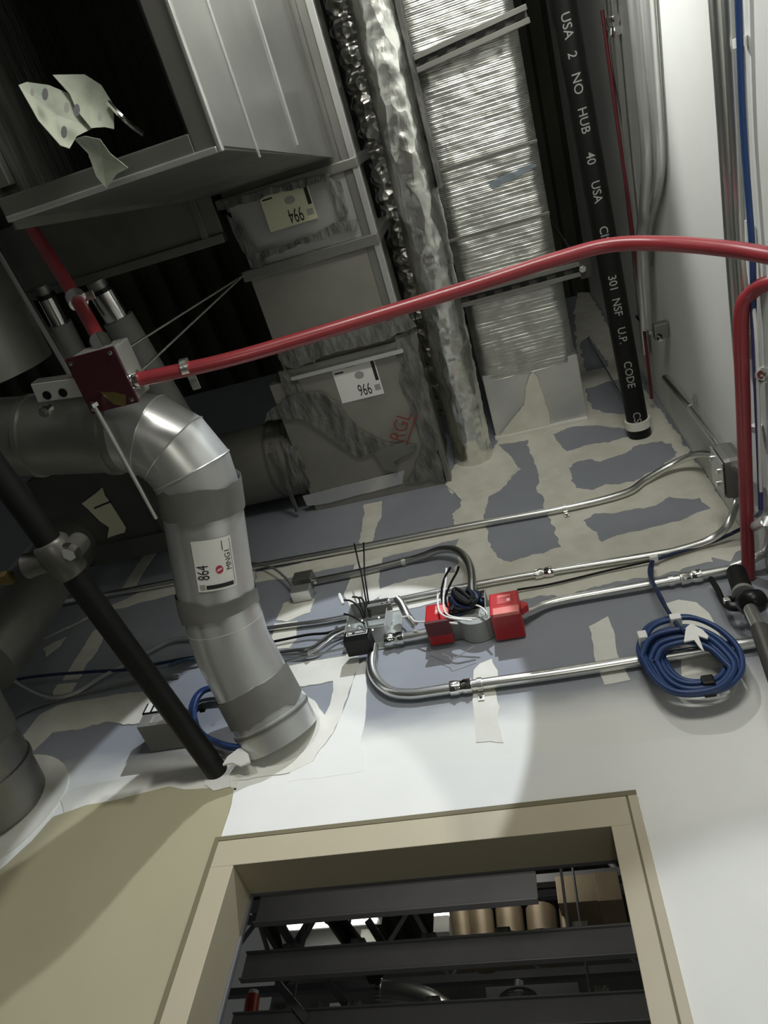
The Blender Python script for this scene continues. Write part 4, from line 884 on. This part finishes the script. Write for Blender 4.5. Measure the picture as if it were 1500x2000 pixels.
# ---- cables and fixture at the left
for lb_, pts, r_, m_ in (
  ('looping grey armoured cable at the far left', [W(-10,1295,0.03), W(12,1318,0.03), W(45,1340,0.03), W(80,1357,0.025), W(110,1362,0.02), W(150,1352,0.015), W(200,1322,0.012), W(246,1298,0.012), W(300,1268,0.012), W(340,1250,0.012), W(400,1246,0.012)], 0.0055, M_galv),
  ('dark thin cable stretched straight across the left wall', [W(-10,1338,0.02), W(60,1322,0.02), W(180,1312,0.015), W(250,1308,0.015), W(310,1296,0.015), W(370,1285,0.012), W(420,1280,0.012)], 0.0040, M_navy),
  ('faint lower grey cable along the left wall', [W(-10,1420,0.008), W(60,1385,0.008), W(120,1365,0.008), W(200,1345,0.008), W(270,1330,0.008), W(350,1318,0.008)], 0.0040, M_grey),
  ('short pale blue cable end behind the duct', [W(330,1300,0.02), W(350,1292,0.02), W(370,1288,0.02), W(392,1284,0.02)], 0.0045, mat('teal_jacket', (0.05,0.10,0.15), 0.4))):
    tag(tube('cable', crom(pts, 6), r_, m_, n=8), lb_, 'cable')
t = thing('grey_fixture', W(325,1425,0.03), 'small grey box fixture with black striped lens behind black pipe', 'fixture')
c = W(330,1426,0.04)
box('housing', c, (0.052,0,0), (0,0.036,0), (0,0,0.018), M_grey, t, 0.002)
lens = box('lens', c+Vector((-0.020,-0.014,0.034)), (0.034,0,0), (0,0.024,0), (0,0,0.016), M_blk, t, 0.002)
for dx in (-0.022,-0.004): box('lens_stripe', c+Vector((-0.020+dx,-0.0385,0.034)), (0.006,0,0), (0,0.001,0), (0,0,0.014), M_wwhite, lens, 0.0005)
ff = plane_fn(c+Vector((0.010,-0.0365,0)), (1,0,0), (0,0,1), (0,-1,0), 0.0004)
rp_ = rect2('rating_plate', ff, -0.034, -0.012, 0.036, 0.010, M_gink, t)
ff2 = plane_fn(c+Vector((0.010,-0.0365,0)), (1,0,0), (0,0,1), (0,-1,0), 0.0009)
for i in range(4): rect2('print_line', ff2, -0.028, -0.009+0.0045*i, 0.030-0.008*(i % 2), -0.0075+0.0045*i, M_grey, rp_)

# ---- blue cable coils
def ring_pts(c, rx, rz, tilt, ph, n=44, dy=0.0, wob=0.0):
    out = []
    for i in range(n):
        a = 2*math.pi*i/n; x, z = rx*math.cos(a), rz*math.sin(a)
        x, z = x*math.cos(tilt)-z*math.sin(tilt), x*math.sin(tilt)+z*math.cos(tilt)
        out.append(c+Vector((x+wob*math.sin(3*a+ph), dy+0.006*math.sin(2*a+ph), z+wob*math.cos(2*a+ph))))
    return out
cc = W(1352,1285,0.05)
t = thing('cable_coil', cc, 'big blue data cable coil hanging at the right', 'cable coil')
outl = [(1250,1262),(1268,1226),(1310,1210),(1352,1208),(1400,1228),(1440,1266),(1450,1304),(1432,1334),(1398,1350),(1340,1356),(1300,1344),(1272,1318),(1254,1290)]
def loop(pl, off, r, seg=6):
    p = [W(a, b, off) for a, b in pl]; k = len(p); out = []
    for i in range(k):
        a, b, c, d = p[i-1], p[i], p[(i+1) % k], p[(i+2) % k]
        for j in range(seg):
            q = j/seg; out.append(0.5*((2*b)+(c-a)*q+(2*a-5*b+4*c-d)*q*q+(3*b-a-3*c+d)*q**3))
    return tube('cable_turn', out, r, M_blue, t, 9, closed=True)
mx, my = 1352, 1285
for i in range(11):
    k = 1.0-0.034*i if i < 9 else 0.66; j = random.uniform(-7, 9); j2 = random.uniform(-4, 6)
    low = [(mx+(a-mx)*k+j, my+(b-my)*k+j2+(10+i*1.2 if b < 1290 and i > 1 else (3 if b > 1290 else 0))) for a, b in outl]
    loop(low, 0.032+0.006*((i*3) % 5), 0.0050)
for (px, py, w2, h2) in ((1256,1249,0.008,0.010),(1320,1214,0.010,0.008)):
    box('wrap_band', W(px, py, 0.05), (w2,0,0), (0,0.014,0), (0,0,h2), M_wwhite, t, 0.002)
box('dark_band', W(1384,1340,0.05), (0.010,0,0), (0,0.017,0), (0,0,0.010), M_blk, t, 0.003)
prism('paper_flag', [W(a, b, 0.066) for a, b in ((1336,1256),(1340,1228),(1350,1220),(1372,1232),(1384,1244),(1382,1250),(1364,1244),(1376,1276),(1366,1266),(1356,1252))], (0,-1,0), 0.003, M_wwhite, t)
tag(tube('suspension_cable', crom([W(1272,1096,0.03), W(1268,1112,0.035), W(1270,1128,0.04), W(1280,1150,0.05), W(1296,1180,0.05), W(1316,1212,0.055), W(1336,1234,0.06)], 7), 0.0034, M_navy, n=8), 'left strand of the navy lead holding up the big coil', 'cable')
tag(tube('suspension_cable', crom([W(1276,1096,0.03), W(1274,1116,0.035), W(1276,1136,0.045), W(1292,1166,0.055), W(1304,1190,0.055), W(1326,1222,0.058), W(1340,1238,0.06)], 7), 0.0028, M_navy, n=8), 'right strand of the navy lead holding up the big coil', 'cable')
tag(tube('violet_cable', crom([RW(1486,1000,0.014), W(1470,1014,0.05), W(1452,1030,0.03), W(1420,1046,0.015), W(1380,1062,0.012), W(1320,1080,0.012), W(1278,1094,0.015)], 8), 0.0042, M_navy, n=10), 'dark violet cable sloping from the right wall to the coil tie', 'cable')
tag(tube('black_cable', crom([W(1278,1094,0.012), W(1180,1116,0.008), W(1080,1140,0.008), W(1010,1152,0.01)], 8), 0.0026, M_rub, n=8), 'thin black cable running left from coil tie to red box', 'cable')
tag(box('cable_tie_clip', W(1277,1092,0.02), (0.009,0,0), (0,0.008,0), (0,0,0.004), M_wwhite, None, 0.002), 'white tie clip above the big blue coil', 'clip')
t = thing('cable_coil', W(425,1400,0.03), 'blue cable coil half hidden behind the 864 duct', 'cable coil')
for i, k in enumerate((1.0,0.95,0.90,0.97,0.86)):
    pl = [(372+(1-k)*60,1390),(384+(1-k)*40,1356+(1-k)*30),(412,1342+(1-k)*30),(470,1345),(520,1380),(515,1430),(470,1462-(1-k)*40),(420,1452-(1-k)*40),(390,1428-(1-k)*20)]
    loop(pl, 0.022+0.006*(i % 3), 0.0046)
box('dark_band', W(396,1382,0.05), (0.006,0,0), (0,0.006,0), (0,0,0.009), M_blk, t, 0.002)
prism('plastic_flag', [W(a, b, 0.03) for a, b in ((436,1496),(446,1480),(470,1462),(486,1475),(490,1490),(470,1498),(455,1492))], (0,-1,0), 0.004, M_wwhite, t)

# ================================================================== BEYOND THE OPENING
def op(px, py, y): return Yp(px, py, y)
for i, (y, xa, xb, zr, lb) in enumerate(((2.0,op(505,1770,2.0).x,op(1050,1745,2.0).x,1.290,'nearest'),(2.35,op(478,1880,2.35).x,op(1246,1862,2.35).x,1.320,'middle'),(2.72,op(455,1985,2.72).x,op(1300,1965,2.72).x,1.315,'lowest seen'))):
    t = thing('steel_channel', A((xa+xb)/2-EYE.x, y, zr), lb+' grey steel channel beam seen through the framed opening', 'beam')
    bmm('web', EYE+Vector((xa,y,zr)), EYE+Vector((xb,y+0.006,zr+0.085)), M_steelp, t)
    bmm('bottom_flange', EYE+Vector((xa,y-0.016,zr-0.006)), EYE+Vector((xb,y+0.012,zr)), M_steelp, t)
    bmm('top_flange', EYE+Vector((xa,y-0.012,zr+0.085)), EYE+Vector((xb,y+0.012,zr+0.091)), M_steelp, t)
    for q in (0.15,0.85): tube('hanger_rod', [EYE+Vector((xa+(xb-xa)*q,y+0.003,zr+0.09)), EYE+Vector((xa+(xb-xa)*q,y+0.003,DECK))], 0.005, M_steelp, t, 8)
    for j in range(5):
        xx = xa+(xb-xa)*(0.1+0.19*j); bmm('stand_off', EYE+Vector((xx,y,zr+0.091)), EYE+Vector((xx+0.05,y+0.03,zr+0.115)), M_mastic, t)
# roof joist with diagonal webs behind
for i, (y, z) in enumerate(((3.0,2.00),(3.9,2.10))):
    t = thing('roof_joist', A(-1.0,y,z), ['nearer','farther'][i]+' open web roof joist through the opening', 'joist')
    bmm('bottom_chord', *xyz((-3.0,y-0.02,z),(0.4,y+0.02,z+0.04)), M_steelp, t); bmm('top_chord', *xyz((-3.0,y-0.02,z+0.42),(0.4,y+0.02,z+0.46)), M_steelp, t)
    for j in range(14):
        x0 = -2.9+0.24*j; s = j % 2
        tube('web_bar', [A(x0,y,z+0.02+0.42*s), A(x0+0.24,y,z+0.44-0.42*s)], 0.014, M_steelp, t, 8)
t = thing('black_pipe', (op(630,1760,2.6)+op(735,1905,2.6))/2, 'black pipe slanting behind the nearest channel beam', 'pipe')
tube('pipe', [op(630,1760,2.6), op(735,1905,2.6)], 0.036, M_blk, t, 16); tube('coupling', [op(640,1774,2.6), op(650,1788,2.6)], 0.040, M_rub, t, 16)
for i, (a, b, c, d) in enumerate(((540,1795,600,1890),(560,1880,612,1790),(720,1800,770,1880),(545,1925,600,1992),(640,1920,705,1992))):
    tag(bmm('brace_bar', (0,0,0), (0.01,0.01,0.01), M_steelp) if False else tube('brace_bar', [op(a,b,2.5+0.07*i), op(c,d,2.5+0.07*i)], 0.020, M_steelp, n=4), ['first','second','third','fourth','fifth'][i]+' diagonal brace bar from the left beyond the opening', 'brace')
t = thing('strip_light', op(650,1808,3.3), 'lit strip light glimpsed behind the diagonal braces', 'light')
a, b = op(560,1806,3.3), op(738,1800,3.3)
box('housing', (a+b)/2+Z_*0.03, ((b.x-a.x)/2,0,0), (0,0.06,0), (0,0,0.02), M_wwhite, t, 0.003); box('lit_tube', (a+b)/2, ((b.x-a.x)/2-0.01,0,0), (0,0.02,0), (0,0,0.008), M_tube, t, 0.003)
t = thing('strip_light', op(865,1800,3.3), 'small lit fixture end in the middle of the opening', 'light')
a, b = op(850,1796,3.3), op(880,1794,3.3)
box('housing', (a+b)/2+Vector((0,0,-0.04)), ((b.x-a.x)/2,0,0), (0,0.03,0), (0,0,0.04), M_wwhite, t, 0.003); box('lit_tube', (a+b)/2+Z_*0.006, ((b.x-a.x)/2,0,0), (0,0.03,0), (0,0,0.006), M_tube, t, 0.002)
tag(prism('white_panel', [op(*q, 3.5) for q in ((545,1815),(720,1805),(730,1860),(560,1880))], (0,1,0), 0.03, M_wwhite), 'pale wall panel behind the braces at left of opening', 'panel')
def hang(t, c, r=0.006): tube('hanger_rod', [c, Vector((c.x, c.y, EYE.z+DECK))], r, M_steelp, t, 8)
for o_ in [q for q in bpy.data.objects if q.name.startswith(('strip_light','black_pipe'))]: hang(o_, Vector(o_['_b']) + (Vector((0,0,0.04)) if 'strip' in o_.name else Vector((0,0,0.0))))
t = thing('cream_bulkhead', op(840,1840,3.4), 'pale cream bulkhead box behind the black pipe', 'bulkhead')
lo, hi = op(700,1862,3.4), op(738,1812,3.4); bmm('face', lo, hi+Vector((0,0.12,0)), M_mudw, t); hang(t, Vector(((lo.x+hi.x)/2, lo.y+0.06, hi.z)), 0.008); bmm('lower_edge', lo+Vector((-0.01,-0.01,-0.02)), Vector((hi.x+0.01,hi.y+0.12,lo.z)), M_tan, t)
M_br = mat('brown_wrap', (0.22,0.17,0.11), 0.5, 0.3, var=(6, (0.30,0.25,0.17), 0.7))
for i, (px, y0, y1, hw, lb) in enumerate(((905,1808,1870,20,'left'),(945,1806,1872,22,'second'),(1000,1802,1862,24,'third'),(1062,1802,1856,26,'fourth'),(1108,1800,1856,9,'thin fifth'))):
    t = thing('wrapped_pipe', op(px,y1,3.0), lb+' brown wrapped pipe standing between beams in the opening', 'pipe')
    r_ = hw*3.0/FPX*1.15
    tube('pipe', [op(px-6,y0-24,3.0), op(px+4,y1+16,3.0)], r_, M_br, t, 16); tube('wrap_seam', [op(px+1,(y0+y1)/2-2,3.0), op(px+1,(y0+y1)/2+2,3.0)], r_*1.04, M_br, t, 16)
t = thing('brown_panel', op(1190,1830,3.1), 'brown plywood panel at the right of the opening', 'panel')
for i, (a0, a1) in enumerate(((1148,1192),(1196,1235))):
    lo, hi = op(a0,1848,3.1), op(a1,1795,3.1); bmm('board', lo, Vector((max(hi.x,lo.x+0.05),lo.y+0.03,hi.z)), M_br, t)
for i, (a0, a1, b0, b1) in enumerate(((1090,1160,1765,1705),(1168,1205,1760,1700))):
    lo, hi = op(a0,b0,2.9), op(a1,b1,2.9); tag(bmm('pale_duct_face', lo, Vector((hi.x,lo.y+0.2,hi.z)), M_br), ['wide','narrow'][i]+' dim duct face in the top right of the opening', 'duct')
t = thing('spiral_duct', op(820,1960,3.0), 'shiny curved duct bend low in the opening', 'duct')
sp = crom([op(745,1945,3.0), op(790,1948,3.0), op(838,1962,3.0), op(880,1990,3.0)], 6)
tube('bend', sp, 0.055, M_emt, t, 20); tube('end_ring', [sp[0]-X_*0.01, sp[0]+X_*0.01], 0.06, M_chrome, t, 20)
t = thing('junction_plate', op(1040,1950,2.9), 'blue grey steel plate with a round hole in opening', 'plate')
pl = [op(*q, 2.9) for q in ((948,1928),(1128,1918),(1136,1968),(955,1985))]; pc = op(1012,1952,2.9)
hole = [pc+Vector((0.075*math.cos(a), 0, 0.045*math.sin(a))) for a in [2*math.pi*i/20 for i in range(20)]]
for q in pl+hole: q.y = 2.9
M_bg = mat('blue_grey_steel', (0.13,0.135,0.15), 0.5)
prism('plate', pl, (0,1,0), 0.02, M_bg, t, [hole]); tube('stub', [pc+Vector((-0.01,0.05,0.02)), pc+Vector((0.0,0.05,0.09))], 0.018, M_emt, t, 12)
t = thing('orange_cylinder', op(492,1968,2.8), 'orange red cylinder at the lower left of the opening', 'cylinder')
tube('body', [op(488,1992,2.8), op(494,1946,2.8)], 0.028, mat('orange_paint', (0.42,0.05,0.02), 0.4), t, 16); tube('cap', [op(494,1946,2.8), op(496,1936,2.8)], 0.020, M_wwhite, t, 16)
for i, (a0, a1, b0, b1) in enumerate(((525,566,1990,1955),(600,625,1985,1955),(640,662,1985,1958))):
    lo, hi = op(a0,b0,3.2), op(a1,b1,3.2); tag(bmm('grey_carton', lo, Vector((hi.x,lo.y+0.12,hi.z)), M_wwhite if i == 2 else M_galvd), ['widest','middle','narrow right'][i]+' pale box on the lower row in the opening', 'box')
lamp('far_fill_light', 'AREA', (-0.30, 1.26, 1.02), (-0.40, 2.5, 1.35), 3, 0.35, 0.12, color=WARM)  # unseen fill tucked behind the wall, added to light the channel beams
lamp('far_fill_light_deep', 'AREA', (-0.55, 2.62, 2.15), (-0.50, 3.5, 1.75), 1.6, 0.4, 0.2, color=WARM)  # second unseen fill, added so the brown pipes show up

for o in bpy.data.objects:
    if '_b' in o: del o['_b']
